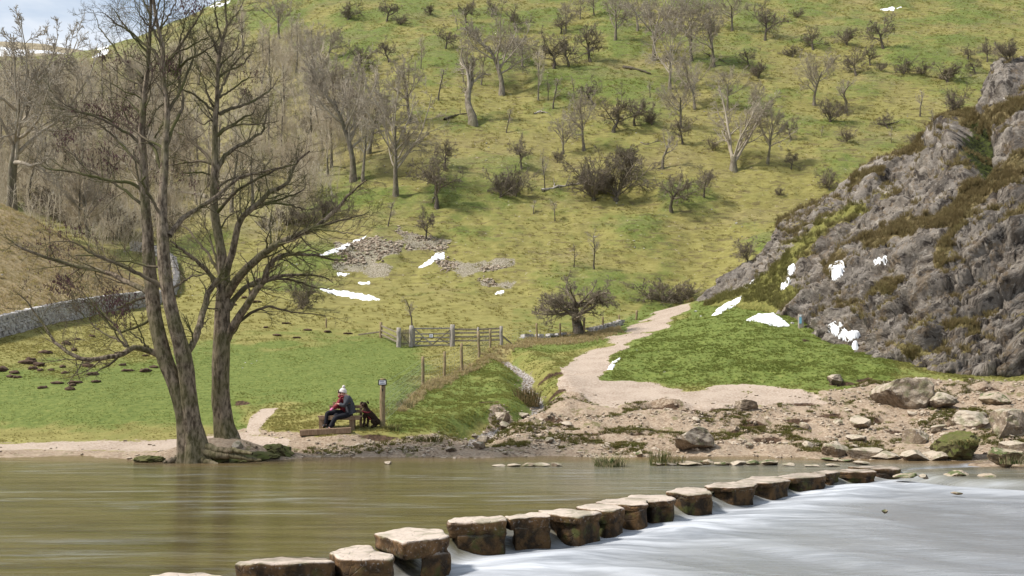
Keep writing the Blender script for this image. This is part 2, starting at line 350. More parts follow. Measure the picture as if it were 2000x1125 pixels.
# brook that drops through a little gully to the river
BR = [(985, 694), (1012, 708), (1033, 723), (1028, 740), (1045, 758), (1052, 784), (1030, 800), (990, 815), (950, 828), (934, 838), (925, 852), (930, 880)]
bpx = np.array([b[0] for b in BR]); bpy_ = np.array([b[1] for b in BR])
def base_d(px, py):
    j = np.clip(np.searchsorted(gpx, px), 1, NC - 1); c = pyb.reshape(NR, NC)[:, j]
    i = np.argmax((c <= py) & (gd > 26)); return gd[i]
BRW = np.array([P(a, b, base_d(a, b))[:2] for a, b in BR])
bd = line_d(X, Y, BRW) + 0.12 * nf
gul = near * (0.62 * np.exp(-(bd / 0.75) ** 2) - 0.16 * np.exp(-((bd - 1.5) / 0.7) ** 2)) * sstep(30, 34, df)
Z -= gul
m_brook = near * np.exp(-(bd / 0.42) ** 2) * (df > 31)
# little turf scarps with bare soil below the lip
m_earth = np.zeros(pf.size)
for (sx, sy, w, h, dep) in [(1078, 733, 34, 11, .5), (1086, 764, 26, 9, .35), (1285, 800, 62, 11, .45), (1350, 806, 30, 8, .3), (1580, 668, 34, 6, .35), (1000, 745, 30, 6, .25), (1650, 752, 40, 5, .2), (950, 790, 40, 6, .3), (470, 787, 26, 5, .2), (1250, 855, 30, 6, .2), (1470, 832, 40, 7, .25), (1560, 826, 34, 6, .2), (1330, 868, 20, 5, .2), (740, 852, 50, 5, .12), (1700, 742, 40, 6, .25), (1400, 800, 40, 7, .3), (1440, 850, 26, 6, .25), (1150, 850, 34, 5, .2), (1560, 790, 40, 5, .2), (1620, 815, 36, 6, .25), (1700, 822, 30, 6, .25), (1180, 815, 26, 5, .2), (1750, 850, 40, 6, .25), (1850, 835, 40, 7, .3), (1080, 830, 30, 5, .18), (1500, 868, 40, 5, .2), (1930, 770, 50, 8, .3)]:
    d0 = base_d(sx, sy); x0 = (sx - 1000) / F * d0; ww = w / F * d0; hh = max(h / F * d0 * 1.6, 0.35)
    uu = (X - x0) / ww; vv = (Y - d0 + 0.25 * nf) / hh
    Z -= dep * np.exp(-uu ** 2) * np.exp(-((vv + .5) / .8) ** 2) * (df > 28); Z += dep * .5 * np.exp(-uu ** 2) * np.exp(-((vv - .9) / .6) ** 2) * (df > 28)
    m_earth = np.maximum(m_earth, np.exp(-uu ** 2) * np.exp(-(vv / .55) ** 2) * (df > 28))
# flatten where the bench stands
BX, BY = (652 - 1000) / F * 34.2, 34.2
TV = np.stack([X, Y, Z], -1)
TF = grid_faces(NR, NC)
lush = np.clip(0.42 + 0.95 * m_mead + 0.75 * m_mound + 0.5 * m_lbank + 0.25 * m_hum + 0.5 * nh * rough_hill * 1.5 - 0.25 * (1 - m_mead) * near * (pf < 1000) + 0.25 * sstep(150, 0, pyb), 0, 1)
lush = lush - 0.75 * sstep(812, 848, pyb + 12 * nf) * near * (pf < 460) + 0.3 * m_hum
lush = np.where(rough_hill > .5, np.clip(0.34 + 0.75 * nh + 0.22 * sstep(250, 60, pyb) + 0.25 * sstep(540, 620, pyb), 0, 1), lush)

m = M('ground')
p = m.pos(); g = m.at('lush'); far = m.at('far')
n1 = m.noise(p, 0.55, 6, 0.6); n2 = m.noise(p, 3.5, 6, 0.65); n3 = m.noise(m.pos((1, 1, 3.0)), 0.9, 6, 0.68); n4 = m.noise(p, 11, 4, 0.6)
gg = m.math('ADD', g, m.math('MULTIPLY', m.math('SUBTRACT', n1, 0.5), 1.1), True)
ochre = m.mix(m.ramp(n3, 0.3, 0.7), (0.165, 0.145, 0.038), (0.255, 0.228, 0.072))
green = m.mix(m.ramp(n2, 0.3, 0.7), (0.082, 0.112, 0.019), (0.155, 0.180, 0.040))
c = m.mix(m.ramp(gg, 0.2, 0.8), ochre, green)
c = m.mix(m.ramp(n2, 0.60, 0.76, 0, 0.55), c, (0.25, 0.19, 0.075)); c = m.mix(m.math('MULTIPLY', m.ramp(m.noise(m.pos((.5, .5, 1.2)), .12, 5, .6), .48, .66), m.math('MULTIPLY', far, .35)), c, m.mix(m.ramp(n2, .35, .65), (0.16, 0.12, 0.055), (0.28, 0.22, 0.12)))
c = m.mix(m.math('MULTIPLY', m.ramp(m.noise(m.pos((0.45, 0.45, 2.2)), 1.3, 7, 0.72), 0.53, 0.595), m.math('MULTIPLY', far, 0.6)), c, (0.085, 0.058, 0.032))
c = m.mix(m.math('MULTIPLY', m.ramp(m.noise(p, 2.1, 7, 0.75), 0.615, 0.66), m.math('MULTIPLY', far, 0.7)), c, (0.40, 0.335, 0.27))
c = m.mix(m.math('MULTIPLY', m.at('brown'), 0.9), c, m.mix(m.ramp(n2, 0.3, 0.7), m.mix(m.ramp(n1, 0.35, 0.6), (0.155, 0.115, 0.045), (0.23, 0.165, 0.085)), (0.31, 0.235, 0.135)))
c = m.mix(m.math('MULTIPLY', m.at('wood'), 0.6), c, m.mix(m.ramp(n2, 0.3, 0.7), (0.17, 0.14, 0.065), (0.28, 0.235, 0.13)))
c = m.mix(m.math('MULTIPLY', m.ramp(m.math('ADD', m.at('dry'), m.math('MULTIPLY', m.math('SUBTRACT', n2, 0.5), 0.7)), 0.40, 0.9), 0.55), c, (0.33, 0.265, 0.13))
rk = m.ramp(m.math('ADD', m.at('rockp'), m.math('SUBTRACT', n2, 0.5)), 0.35, 0.65)
c = m.mix(m.math('MULTIPLY', rk, 0.75), c, m.mix(m.ramp(n4, 0.4, 0.6), (0.10, 0.08, 0.055), (0.40, 0.35, 0.30)))
bk = m.ramp(m.math('ADD', m.at('bank'), m.math('MULTIPLY', m.math('SUBTRACT', n2, 0.5), 1.3)), 0.40, 0.62)
bkc = m.mix(m.ramp(n4, 0.35, 0.65), m.mix(m.ramp(n1, 0.35, 0.65), (0.165, 0.11, 0.068), (0.26, 0.19, 0.13)), (0.345, 0.27, 0.195))
bkc = m.mix(m.ramp(m.noise(p, 1.4, 6, 0.7), 0.56, 0.62, 0, 0.7), bkc, (0.105, 0.10, 0.03))
c = m.mix(bk, c, bkc)
pk = m.ramp(m.math('ADD', m.at('path'), m.math('MULTIPLY', m.math('SUBTRACT', n2, 0.5), 0.8)), 0.42, 0.6)
c = m.mix(pk, c, m.mix(m.ramp(n4, 0.3, 0.7), m.mix(m.ramp(n1, 0.38, 0.62), (0.235, 0.17, 0.12), (0.355, 0.275, 0.21)), (0.43, 0.35, 0.28)))
ek = m.ramp(m.math('ADD', m.at('earth'), m.math('MULTIPLY', m.math('SUBTRACT', n2, 0.5), 0.6)), 0.45, 0.6)
c = m.mix(ek, c, m.mix(m.ramp(n4, 0.35, 0.65), (0.035, 0.02, 0.011), (0.10, 0.06, 0.035)))
c = m.mix(m.ramp(m.math('ADD', m.at('brook'), m.math('MULTIPLY', m.math('SUBTRACT', n4, 0.5), 0.6)), 0.5, 0.7), c, m.mix(m.ramp(n4, .4, .6), (0.10, 0.075, 0.05), (0.36, 0.33, 0.31)))
h = m.math('ADD', m.math('MULTIPLY', n2, 0.6), m.math('MULTIPLY', n4, 0.4))
bst = m.math('ADD', 0.55, m.math('MULTIPLY', far, 0.4))
MAT['ground'] = m.fin(c, 0.95, m.bump(h, bst, 0.16))
TATT = dict(lush=lush, far=rough_hill * (1 - 0.5 * m_wood), brown=m_brown, wood=m_wood, dry=m_dry * (1 - m_path), rockp=m_rock, bank=m_bank * (1 - np.clip(m_path, 0, 1)) * sstep(26.5, 28, df) + (df <= 27.5), path=m_path, earth=m_earth, brook=m_brook)
full = mesh_np('terrain_full', TV, TF)
vn = np.empty(len(TV) * 3, np.float32); full.vertices.foreach_get('normal', vn); vn = vn.reshape(-1, 3)
bpy.data.meshes.remove(full)
cls = np.zeros(len(TF), int)
def fm(a): return a[TF].mean(1)
cls[:] = 0                                           # hillside
cls[(fm(df) < 72)] = 1                               # meadow
cls[(fm(m_brown) > .5)] = 2
cls[(fm(m_mound) > .5)] = 3
cls[(fm(m_bank) > .5)] = 4
cls[(fm(m_path) > .5) & (fm(df) > 27)] = 5
cls[(fm(df) < 27.6)] = 6
for k, nm in enumerate(['hillside', 'meadow', 'dead_grass_slope', 'grass_mound', 'river_bank', 'path', 'riverbed']):
    fs = TF[cls == k]
    if not len(fs): continue
    ids, inv = np.unique(fs, return_inverse=True)
    me = mesh_np(nm, TV[ids], inv.reshape(fs.shape))
    for an, av in TATT.items(): attr(me, an, av[ids])
    me.normals_split_custom_set_from_vertices(vn[ids])
    link(nm, me, MAT['ground'])['kind'] = 'structure'

# ================================================================== far moor behind the wood
mpx = np.linspace(-900, 700, 220); mrow = np.linspace(0, 1, 40)
MP, MT = np.meshgrid(mpx, mrow)
top = np.interp(MP, [-900, -200, 0, 90, 160, 200, 260, 330, 700], [60, 78, 80, 86, 98, 104, 112, 118, 140]) + 2.0 * fbm(np.stack([MP / 60, 0 * MP, 0 * MP], -1), 3, 31)
MDp = 520 + 700 * MT + 60 * fbm(np.stack([MP / 200, MT * 3, 0 * MP], -1), 3, 30)
mpy = 320 + (top - 320) * MT ** 0.8
mv = P(MP, mpy, MDp).reshape(-1, 3)
m = M('moor'); p = m.pos((1, 1, 3)); n = m.noise(p, 0.008, 7, 0.6); n2 = m.noise(p, 0.03, 6, 0.65)
c = m.mix(m.ramp(n2, .3, .7), (0.20, 0.16, 0.095), (0.30, 0.25, 0.16))
sn = m.ramp(m.math('ADD', n, m.math('MULTIPLY', m.at('snowy'), 0.25)), 0.57, 0.60)
c = m.mix(sn, c, (0.80, 0.82, 0.86)); MAT['moor'] = m.fin(c, .9)
me = mesh_np('moor', mv, grid_faces(40, 220)[:, ::-1]); attr(me, 'snowy', (np.exp(-((MT - .72) / .2) ** 2) * 1.2 - 0.15).ravel())
link('distant_moor', me, MAT['moor'])['kind'] = 'structure'

# ================================================================== limestone outcrop on the right
CREST = [(1340, 596, 73), (1362, 586, 72.5), (1420, 546, 72), (1480, 502, 72), (1512, 470, 72), (1522, 436, 72), (1560, 406, 71.5), (1620, 379, 71), (1680, 336, 70), (1720, 305, 69), (1790, 287, 68), (1828, 262, 67), (1850, 244, 66), (1880, 229, 65), (1930, 196, 64), (1945, 165, 63.5), (1985, 120, 63), (2010, 108, 62), (2150, 20, 60), (2400, -80, 58)]
BASE = [(1345, 606, 70), (1380, 604, 67), (1430, 596, 64), (1480, 598, 61), (1510, 606, 59), (1530, 616, 57.5), (1550, 624, 56), (1570, 634, 54.5), (1600, 654, 52.5), (1630, 672, 50.5), (1660, 684, 49), (1690, 697, 47.5), (1720, 707, 46), (1750, 714, 45), (1790, 718, 44), (1850, 724, 43), (1900, 730, 42.3), (1960, 734, 41.5), (2150, 747, 40), (2400, 757, 38.5)]
NS, NT = 430, 250
sp = np.linspace(0, 19, NS); kk = np.arange(20)
cr = P(*[np.interp(sp, kk, np.array(CREST)[:, q]) for q in range(3)]); bs = P(*[np.interp(sp, kk, np.array(BASE)[:, q]) for q in range(3)])
tt = np.concatenate([np.linspace(-0.10, 1.0, NT - 40), 1 + np.linspace(0.01, 1, 40)])
S2, T2 = np.meshgrid(sp, tt)
t_ = np.clip(T2, -1, 1)[..., None]; OV = bs[None] + (cr - bs)[None] * t_
OV = OV + np.where(T2 < 0, -T2, 0)[..., None] * (-(cr - bs)[None] * -1.0 + np.array([0, 18.0, -28.0]))
bul = np.sin(np.clip(T2, 0, 1) * np.pi) ** 0.8
OV = OV + bul[..., None] * np.array([-0.35, -0.75, 0.55]) * (1.6 * sstep(3, 11, S2))[..., None] * (1 + 0.0 * T2[..., None])
bk_ = np.clip(T2 - 1, 0, 1)[..., None]; OV = OV + bk_ * np.array([2.5, 13.0, -3.5]) - (bk_ ** 2) * np.array([0, 0, 7.0])
def gnormals(V):
    du = np.gradient(V, axis=1); dv = np.gradient(V, axis=0); n = np.cross(du, dv); return n / (np.linalg.norm(n, axis=-1, keepdims=True) + 1e-9)
NRM = gnormals(OV)
amp = (sstep(0.0, 2.5, S2) * 0.75 + 0.25)
dirc = np.array([20., -11, 16]); dirc /= np.linalg.norm(dirc); bn = np.cross(dirc, [25., 0, 24.]); bn /= np.linalg.norm(bn)
if bn[2] < 0: bn = -bn
q = OV @ bn; wv = fbm(OV * 0.22, 3, 50)
def ledge(x): f = x % 1; return np.where(f < 0.78, f / 0.78, (1 - f) / 0.22)
f1, f2, idd = cells(OV * np.array([0.34, 0.34, 0.5]) + 0.35 * wv[..., None], 51)
f1b, f2b, idb = cells(OV * np.array([0.95, .95, 1.3]) + 0.4 * fbm(OV * 0.8, 2, 57)[..., None], 52)
OPX = 1000 + F * OV[..., 0] / OV[..., 1]; OPY = HY - F * (OV[..., 2] - CZ) / OV[..., 1]     # bedding traces climb to the right across the whole face
q = (OPY * .83 + OPX * .56) * 56.0 / F; BED = np.stack([(OPX * .83 - OPY * .56) * 56.0 / F, q, OV[..., 1] * .5], -1)
disp = 0.85 * (ledge(q / 3.1 + 0.8 * wv) - 0.5) + 0.42 * (ledge(q / 1.05 + 1.2 * wv + 0.5 * idd) - 0.5) + 0.20 * (ledge(q / 0.42 + 1.4 * wv + idb) - 0.5) + 0.30 * fbm(BED * np.array([.28, 1.4, .4]), 4, 58, .6, True) + 0.15 * fbm(BED * np.array([.9, 4.0, 1.0]), 3, 59, .6, True)
disp += 0.40 * (idd - 0.5) + 0.14 * (idb - 0.5) - 0.40 * np.exp(-(f2 - f1) / 0.04) - 0.12 * np.exp(-(f2b - f1b) / 0.05); disp *= 1 - .45 * sstep(.82, 1.0, T2)
disp += 0.4 * fbm(OV * 0.25, 3, 53) + 0.20 * fbm(OV * 1.6, 4, 54, 0.6) + 0.09 * fbm(OV * 5, 2, 55, 0.5, True)
OPX = 1000 + F * OV[..., 0] / OV[..., 1]; OPY = HY - F * (OV[..., 2] - CZ) / OV[..., 1]
def blob(x, y, rx, ry, rot=0.0):
    c_, s_ = math.cos(rot), math.sin(rot); u = ((OPX - x) * c_ + (OPY - y) * s_) / rx; v = (-(OPX - x) * s_ + (OPY - y) * c_) / ry; return np.exp(-(u * u + v * v))
disp += 1.6 * blob(1862, 295, 38, 55, .15) - 2.6 * blob(1915, 285, 20, 45) - 1.2 * blob(1925, 345, 16, 22) + 0.8 * blob(1985, 300, 30, 35) + 1.2 * blob(1975, 165, 40, 26, -.6)
turfz = np.clip(1.1 * blob(1420, 594, 45, 12, -.4) + 1.2 * blob(1500, 556, 55, 16, -.75) + 1.2 * blob(1585, 478, 70, 13, -.75) + blob(1655, 425, 60, 11, -.5) + blob(1530, 575, 40, 22) + 1.3 * blob(1480, 596, 60, 22), 0, 1)
ledgeg = np.clip(1.2 * blob(1725, 475, 42, 26, -.3) + 1.2 * blob(1800, 445, 60, 16, -.3) + 1.2 * blob(1880, 410, 70, 18, -.6) + 1.3 * blob(1845, 505, 22, 40, .3) + blob(1700, 350, 45, 10, -.55) + 1.1 * blob(1775, 300, 60, 9, -.3)
                 + 1.2 * blob(1870, 245, 35, 13, -.4) + 1.3 * blob(1925, 240, 45, 14, -.4) + 1.2 * blob(1975, 215, 30, 14, -.5) + 1.1 * blob(1930, 365, 60, 12, -.4) + blob(1985, 430, 40, 12, -.5) + blob(1880, 640, 40, 14) + blob(1790, 690, 60, 12) + blob(1990, 330, 30, 25) + blob(1640, 520, 20, 40, .6) + blob(1740, 560, 25, 30, .5), 0, 1)
ivy = np.clip(1.3 * blob(1912, 285, 22, 48) + 1.1 * blob(1925, 345, 14, 20), 0, 1)
soften = 1 - 0.75 * np.clip(turfz + ledgeg * .7, 0, 1)
disp = disp * amp * soften * (1 - 0.7 * np.clip((T2 - 1) * 3, 0, 1)) + 0.25 * turfz + 0.25 * ledgeg
OV2 = OV + NRM * np.where((NRM @ np.array([-0.4, -0.8, 0.5]))[..., None] > 0, 1, -1) * disp[..., None]
N2 = gnormals(OV2); N2 *= np.where((N2 @ np.array([-0.3, -0.8, 0.5]))[..., None] > 0, 1, -1)
upn = N2[..., 2]
nn = fbm(OV2 * 0.45, 4, 60); nn2 = fbm(OV2 * 1.6, 3, 61)
grs = np.clip(sstep(0.35, 0.75, turfz + 0.35 * nn2) + sstep(0.50, 0.85, ledgeg + 0.5 * nn2) + 0.8 * sstep(0.62, 0.92, upn + 0.45 * nn) * sstep(-0.05, 0.35, nn) , 0, 1)
grs = np.maximum(grs, sstep(1.0, 1.15, T2)); grn = np.clip(turfz * 1.1 + 0.5 * blob(1480, 590, 90, 40) + .5 * nn, 0, 1)
m = M('limestone_crag')
p = m.pos(); bedv = m.at('bed', vec=True); n = m.noise(p, 0.5, 8, .65); f = m.noise(p, 4.5, 7, .68); st = m.noise(bedv, 1.0, 8, 0.68, 0.6); st2 = m.noise(m.n('Mapping', {'Vector': bedv, 'Scale': (2.6, 2.2, 2.6)}).outputs[0], 1.2, 6, .65, .5)
c = m.mix(m.ramp(st, .36, .64), (0.068, 0.053, 0.040), (0.275, 0.238, 0.196)); c = m.mix(m.ramp(n, .4, .66, 0, .6), c, (0.155, 0.138, 0.122)); c = m.mix(m.ramp(st2, .38, .48, .9, 0), c, (0.03, 0.023, 0.019)); c = m.mix(m.ramp(st2, .58, .7, 0, .6), c, (0.40, 0.36, 0.305))
c = m.mix(m.ramp(f, .57, .72, 0, .6), c, (0.50, 0.46, 0.405)); c = m.mix(m.ramp(f, .33, .43, .8, 0), c, (0.05, 0.038, 0.032))
c = m.mix(m.ramp(m.noise(p, 1.3, 6, .7), .54, .62, 0, .5), c, (0.17, 0.12, 0.07))
gf = m.ramp(m.math('ADD', m.at('grassy'), m.math('MULTIPLY', m.math('SUBTRACT', f, .5), .9)), .42, .62)
gcol = m.mix(m.at('greenish'), m.mix(m.ramp(f, .3, .7), (0.085, 0.066, 0.028), (0.225, 0.175, 0.08)), m.mix(m.ramp(f, .3, .7), (0.11, 0.115, 0.025), (0.22, 0.20, 0.055)))
c = m.mix(gf, c, gcol); c = m.mix(m.ramp(m.math('ADD', m.at('ivy'), m.math('MULTIPLY', m.math('SUBTRACT', f, .5), .8)), .45, .65), c, m.mix(m.ramp(f, .4, .6), (0.014, 0.016, 0.006), (0.06, 0.075, 0.014)))
h = m.math('ADD', m.math('MULTIPLY', st2, .6), m.math('MULTIPLY', f, .4))
MAT['crag'] = m.fin(c, .9, m.bump(h, 1.0, .35))
OF = grid_faces(NT, NS)
outcrop_me = mesh_np('rock_outcrop', OV2.reshape(-1, 3), OF)
attr(outcrop_me, 'bed', (BED * np.array([.45, 2.2, .6])).reshape(-1, 3))
for an, av in (('grassy', grs), ('greenish', grn), ('ivy', ivy)): attr(outcrop_me, an, np.clip(av, 0, 1).ravel())
tag(link('rock_outcrop', outcrop_me, MAT['crag']), 'grey limestone crag with brown grass ledges rising beside the path', 'crag')

# ---- ray casting on ground + crag, used only to set things down where they stand
allV = np.concatenate([TV, OV2.reshape(-1, 3)]); allF = np.concatenate([TF[(TF[:, 0] // NC) > 20], OF + len(TV)])
BVH = BVHTree.FromPolygons(allV.tolist(), allF.tolist())
EYE = Vector((0, 0, CZ))
def hit(px, py):
    d = Vector(P(px, py, 1.0)) - EYE; d.normalize()
    h = BVH.ray_cast(EYE, d); return h[0] if h[0] is not None else Vector(P(px, py, 60))
def drop(x, y, z0=120.0):
    h = BVH.ray_cast(Vector((x, y, z0)), Vector((0, 0, -1))); return h[0] if h[0] is not None else Vector((x, y, 0))

# ================================================================== river
wpx = np.linspace(-700, 2700, 440); wd = np.concatenate([np.linspace(3.2, 10.5, 20), np.exp(np.linspace(np.log(10.6), np.log(31.5), 300))])
WP, WD = np.meshgrid(wpx, wd); wx = (WP - 1000) / F * WD; wy = WD.copy()
SL = [(-900, 1330), (100, 1172), (360, 1133), (555, 1108), (705, 1090), (840, 1052), (935, 1033), (1040, 1020), (1125, 1010), (1215, 990), (1345, 970), (1430, 956), (1495, 944), (1565, 934), (1615, 927), (1665, 921), (1740, 914), (1800, 921), (1880, 930), (1990, 934), (2300, 950), (2700, 970)]
SLW = np.array([P(a, b, F * 2.15 / (b - HY))[:2] for a, b in SL])
sd = np.full(wx.shape, 1e9); sg = np.ones(wx.shape)
for a, b in zip(SLW[:-1], SLW[1:]):
    e = b - a; t = np.clip(((wx - a[0]) * e[0] + (wy - a[1]) * e[1]) / (e @ e), 0, 1)
    dd = np.hypot(wx - a[0] - t * e[0], wy - a[1] - t * e[1]); side = e[0] * (wy - a[1]) - e[1] * (wx - a[0])
    up_ = dd < sd; sd = np.where(up_, dd, sd); sg = np.where(up_, np.where(side < 0, 1.0, -1.0), sg)
sdn = sd * sg
zl = np.interp(WD, [13, 18, 23, 27], [-.30, -.24, -.17, -.12])
fl = np.stack([(wx + wy) * .7071 * 1.0, (wx - wy) * .7071 * .30, 0 * wx], -1)      # along / across the flow
fn = fbm(fl * 1.3, 4, 70); fn2 = fbm(fl * 0.5, 3, 71); fn3 = fbm(fl * 3.5, 3, 72)
lip = sdn + 0.10 * fn
drp = sstep(-0.40, 0.32, lip); low = sstep(0.0, 0.5, sdn)
wz = zl * drp + low * (0.055 * fn + 0.07 * fn2 + 0.10 * np.exp(-((sdn - 1.2) / .5) ** 2) * (0.5 + fn2)) + (1 - low) * 0.006 * fbm(np.stack([wx * .6, wy * 2.2, 0 * wx], -1), 3, 73)
wz += -0.05 * np.exp(-(sdn / .5) ** 2)
foam = sstep(-0.15, 0.45, lip) * (0.30 + 0.78 * np.exp(-((sdn - 0.8) / 1.2) ** 2) + 0.34 * fn + 0.38 * fn2 + 0.14 * fn3)
foam *= np.interp(WP, [1000, 1500, 1800, 2000], [1.0, .95, .72, .6]) if True else 1
foam = np.maximum(foam, 0.35 * np.exp(-((sdn + .05) / .22) ** 2) * (1 + fn3))
shal = sstep(-0.42, -0.02, np.interp(WP, [a for a, b in SHORE], [b for a, b in SHORE]) * -0.16 + WD * 0.16)
me = mesh_np('river', np.stack([wx, wy, wz], -1).reshape(-1, 3), grid_faces(len(wd), 440))
attr(me, 'foam', np.clip(foam, 0, 1.3).ravel()); attr(me, 'shallow', shal.ravel()); attr(me, 'low', low.ravel()); attr(me, 'sky_sheen', (sstep(750, 1350, WP) * sstep(17, 21, WD) * sstep(28.5, 26, WD) * (1 - low)).ravel())  # last mask: riffle on the right where grey sky reflection is coloured in
m = M('river_water')
fo = m.at('foam'); p = m.pos((0.22, 1.5, 1)); s1 = m.noise(p, 1.5, 5, .6); s2 = m.noise(m.pos((.5, 3.5, 1)), 2.2, 4, .6)
pr = m.pos((0.30, 1.5, 1), (0, 0, R(30))); r1 = m.noise(pr, 1.1, 7, .64, .7); r2 = m.noise(m.pos((.5, 4.5, 1), (0, 0, R(34))), 3.2, 4, .6)
deep = m.mix(m.ramp(s1, .35, .65), (0.058, 0.046, 0.013), (0.11, 0.090, 0.032))
stk = m.math('MULTIPLY', m.ramp(m.noise(m.pos((0.30, 1.9, 1), (0, 0, R(-3))), 1.25, 7, .68, .3), .47, .72), m.math('ADD', m.ramp(m.noise(m.pos((0.05, .16, 1)), 1.3, 3), .36, .62), m.at('sky_sheen'), True)); deep = m.mix(m.math('MULTIPLY', stk, .7), deep, (0.31, 0.32, 0.31)); deep = m.mix(m.math('MULTIPLY', m.at('sky_sheen'), .35), deep, (0.26, 0.265, 0.25))  # reflected sky painted into the pool colour as grey streaks and a grey wash
base = m.mix(m.at('shallow'), deep, (0.17, 0.115, 0.06))
fk = m.math('MULTIPLY', fo, m.ramp(m.math('ADD', m.math('MULTIPLY', r1, .7), m.math('MULTIPLY', r2, .3)), .30, .66, .60, 1.12), True)
fcol = m.mix(m.ramp(r1, .3, .65), (0.20, 0.215, 0.24), (0.52, 0.535, 0.56))
base = m.mix(m.math('MULTIPLY', m.at('low'), .85), base, (0.215, 0.225, 0.24)); c = m.mix(fk, base, fcol)
lowm = m.at('low')
hgt = m.mix(lowm, m.math('ADD', m.math('MULTIPLY', s1, .6), m.math('MULTIPLY', s2, .4)), m.math('ADD', m.math('MULTIPLY', r1, .6), m.math('MULTIPLY', r2, .4)))
rgh = m.math('ADD', 0.16, m.math('MULTIPLY', fk, 0.5))
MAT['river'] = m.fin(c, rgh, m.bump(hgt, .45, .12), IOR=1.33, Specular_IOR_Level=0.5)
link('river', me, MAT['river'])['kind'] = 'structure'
# ================================================================== bare trees
def tubes(pts, rad, sides, cap=False):
    B, Pn, _ = pts.shape
    t = np.gradient(pts, axis=1); t /= np.linalg.norm(t, axis=-1, keepdims=True) + 1e-9
    ax = t.mean(1); ref = np.where((np.abs(ax[:, 2]) < 0.8)[:, None], np.array([0, 0, 1.0]), np.array([1.0, 0.15, 0]))[:, None, :]
    u = np.cross(t, ref); u /= np.linalg.norm(u, axis=-1, keepdims=True) + 1e-9; v = np.cross(t, u)
    a = np.arange(sides) / sides * 2 * np.pi
    ring = u[:, :, None, :] * np.cos(a)[None, None, :, None] + v[:, :, None, :] * np.sin(a)[None, None, :, None]
    V = (pts[:, :, None, :] + ring * rad[:, :, None, None]).reshape(-1, 3)
    b = np.arange(B)[:, None, None] * Pn * sides; j = np.arange(Pn - 1)[None, :, None] * sides; k = np.arange(sides)[None, None, :]; k2 = (k + 1) % sides
    Fc = np.stack([b + j + k, b + j + k2, b + j + sides + k2, b + j + sides + k], -1).reshape(-1, 4)
    return V, Fc
class Acc:
    def __init__(s): s.V = []; s.F = []; s.n = 0
    def add(s, V, Fc): s.V.append(V); s.F.append(Fc + s.n); s.n += len(V)
    def mesh(s, name, smooth=True): return mesh_np(name, np.concatenate(s.V), np.concatenate(s.F), smooth)
def spawn(rg, pp, pr, n, t0, t1, ang, asd, lr, Pn, wig, up, rr, rmin=0.006, labs=None, taper=0.3, side=0.0):
    B, Q, _ = pp.shape; n = np.broadcast_to(np.asarray(n), (B,)).astype(int)
    idx = np.repeat(np.arange(B), n); k = np.concatenate([np.arange(x) for x in n]) if len(idx) else np.zeros(0, int)
    m_ = len(idx); t = t0 + (t1 - t0) * (k + rg.random(m_)) / np.maximum(n[idx], 1)
    f = t * (Q - 1); i0 = np.clip(f.astype(int), 0, Q - 2); w = (f - i0)[:, None]
    pos = pp[idx, i0] * (1 - w) + pp[idx, i0 + 1] * w; r = pr[idx, i0] * (1 - w[:, 0]) + pr[idx, i0 + 1] * w[:, 0]
    tan = pp[idx, i0 + 1] - pp[idx, i0]; tan /= np.linalg.norm(tan, axis=1, keepdims=True) + 1e-9
    rv = rg.normal(size=(m_, 3)); perp = rv - (rv * tan).sum(1, keepdims=True) * tan; perp /= np.linalg.norm(perp, axis=1, keepdims=True) + 1e-9
    a = np.radians(ang + asd * rg.normal(size=m_))[:, None]; d = np.cos(a) * tan + np.sin(a) * perp
    plen = np.linalg.norm(np.diff(pp, axis=1), axis=2).sum(1)[idx]
    Ln = (plen * lr if labs is None else labs) * (1.05 - 0.6 * t) * (0.65 + 0.7 * rg.random(m_))
    pts = np.empty((m_, Pn, 3)); pts[:, 0] = pos
    for j in range(1, Pn):
        d = d + wig * rg.normal(size=(m_, 3)) + np.array([0, 0, up]); d /= np.linalg.norm(d, axis=1, keepdims=True)
        pts[:, j] = pts[:, j - 1] + d * (Ln / (Pn - 1))[:, None]
    r0 = np.maximum(np.minimum(r * 0.85, r * rr), rmin); rad = r0[:, None] * np.linspace(1, taper, Pn)[None]; rad = np.maximum(rad, rmin * 0.6)
    return pts, rad
def trunk_line(rg, h, r, Pn, wig, lean=(0, 0), flare=1.6):
    pts = np.zeros((1, Pn, 3)); d = np.array([lean[0], lean[1], 1.0])
    for j in range(1, Pn):
        d = d + wig * rg.normal(size=3) * np.array([1, 1, .3]); d[2] = max(d[2], .35); d /= np.linalg.norm(d); pts[0, j] = pts[0, j - 1] + d * h / (Pn - 1)
    pts[0, 0, 2] = -0.3
    rad = r * np.linspace(1, .45, Pn)[None].copy(); rad[0, 0] *= flare; rad[0, 1] *= 1 + (flare - 1) * .3
    return pts, rad
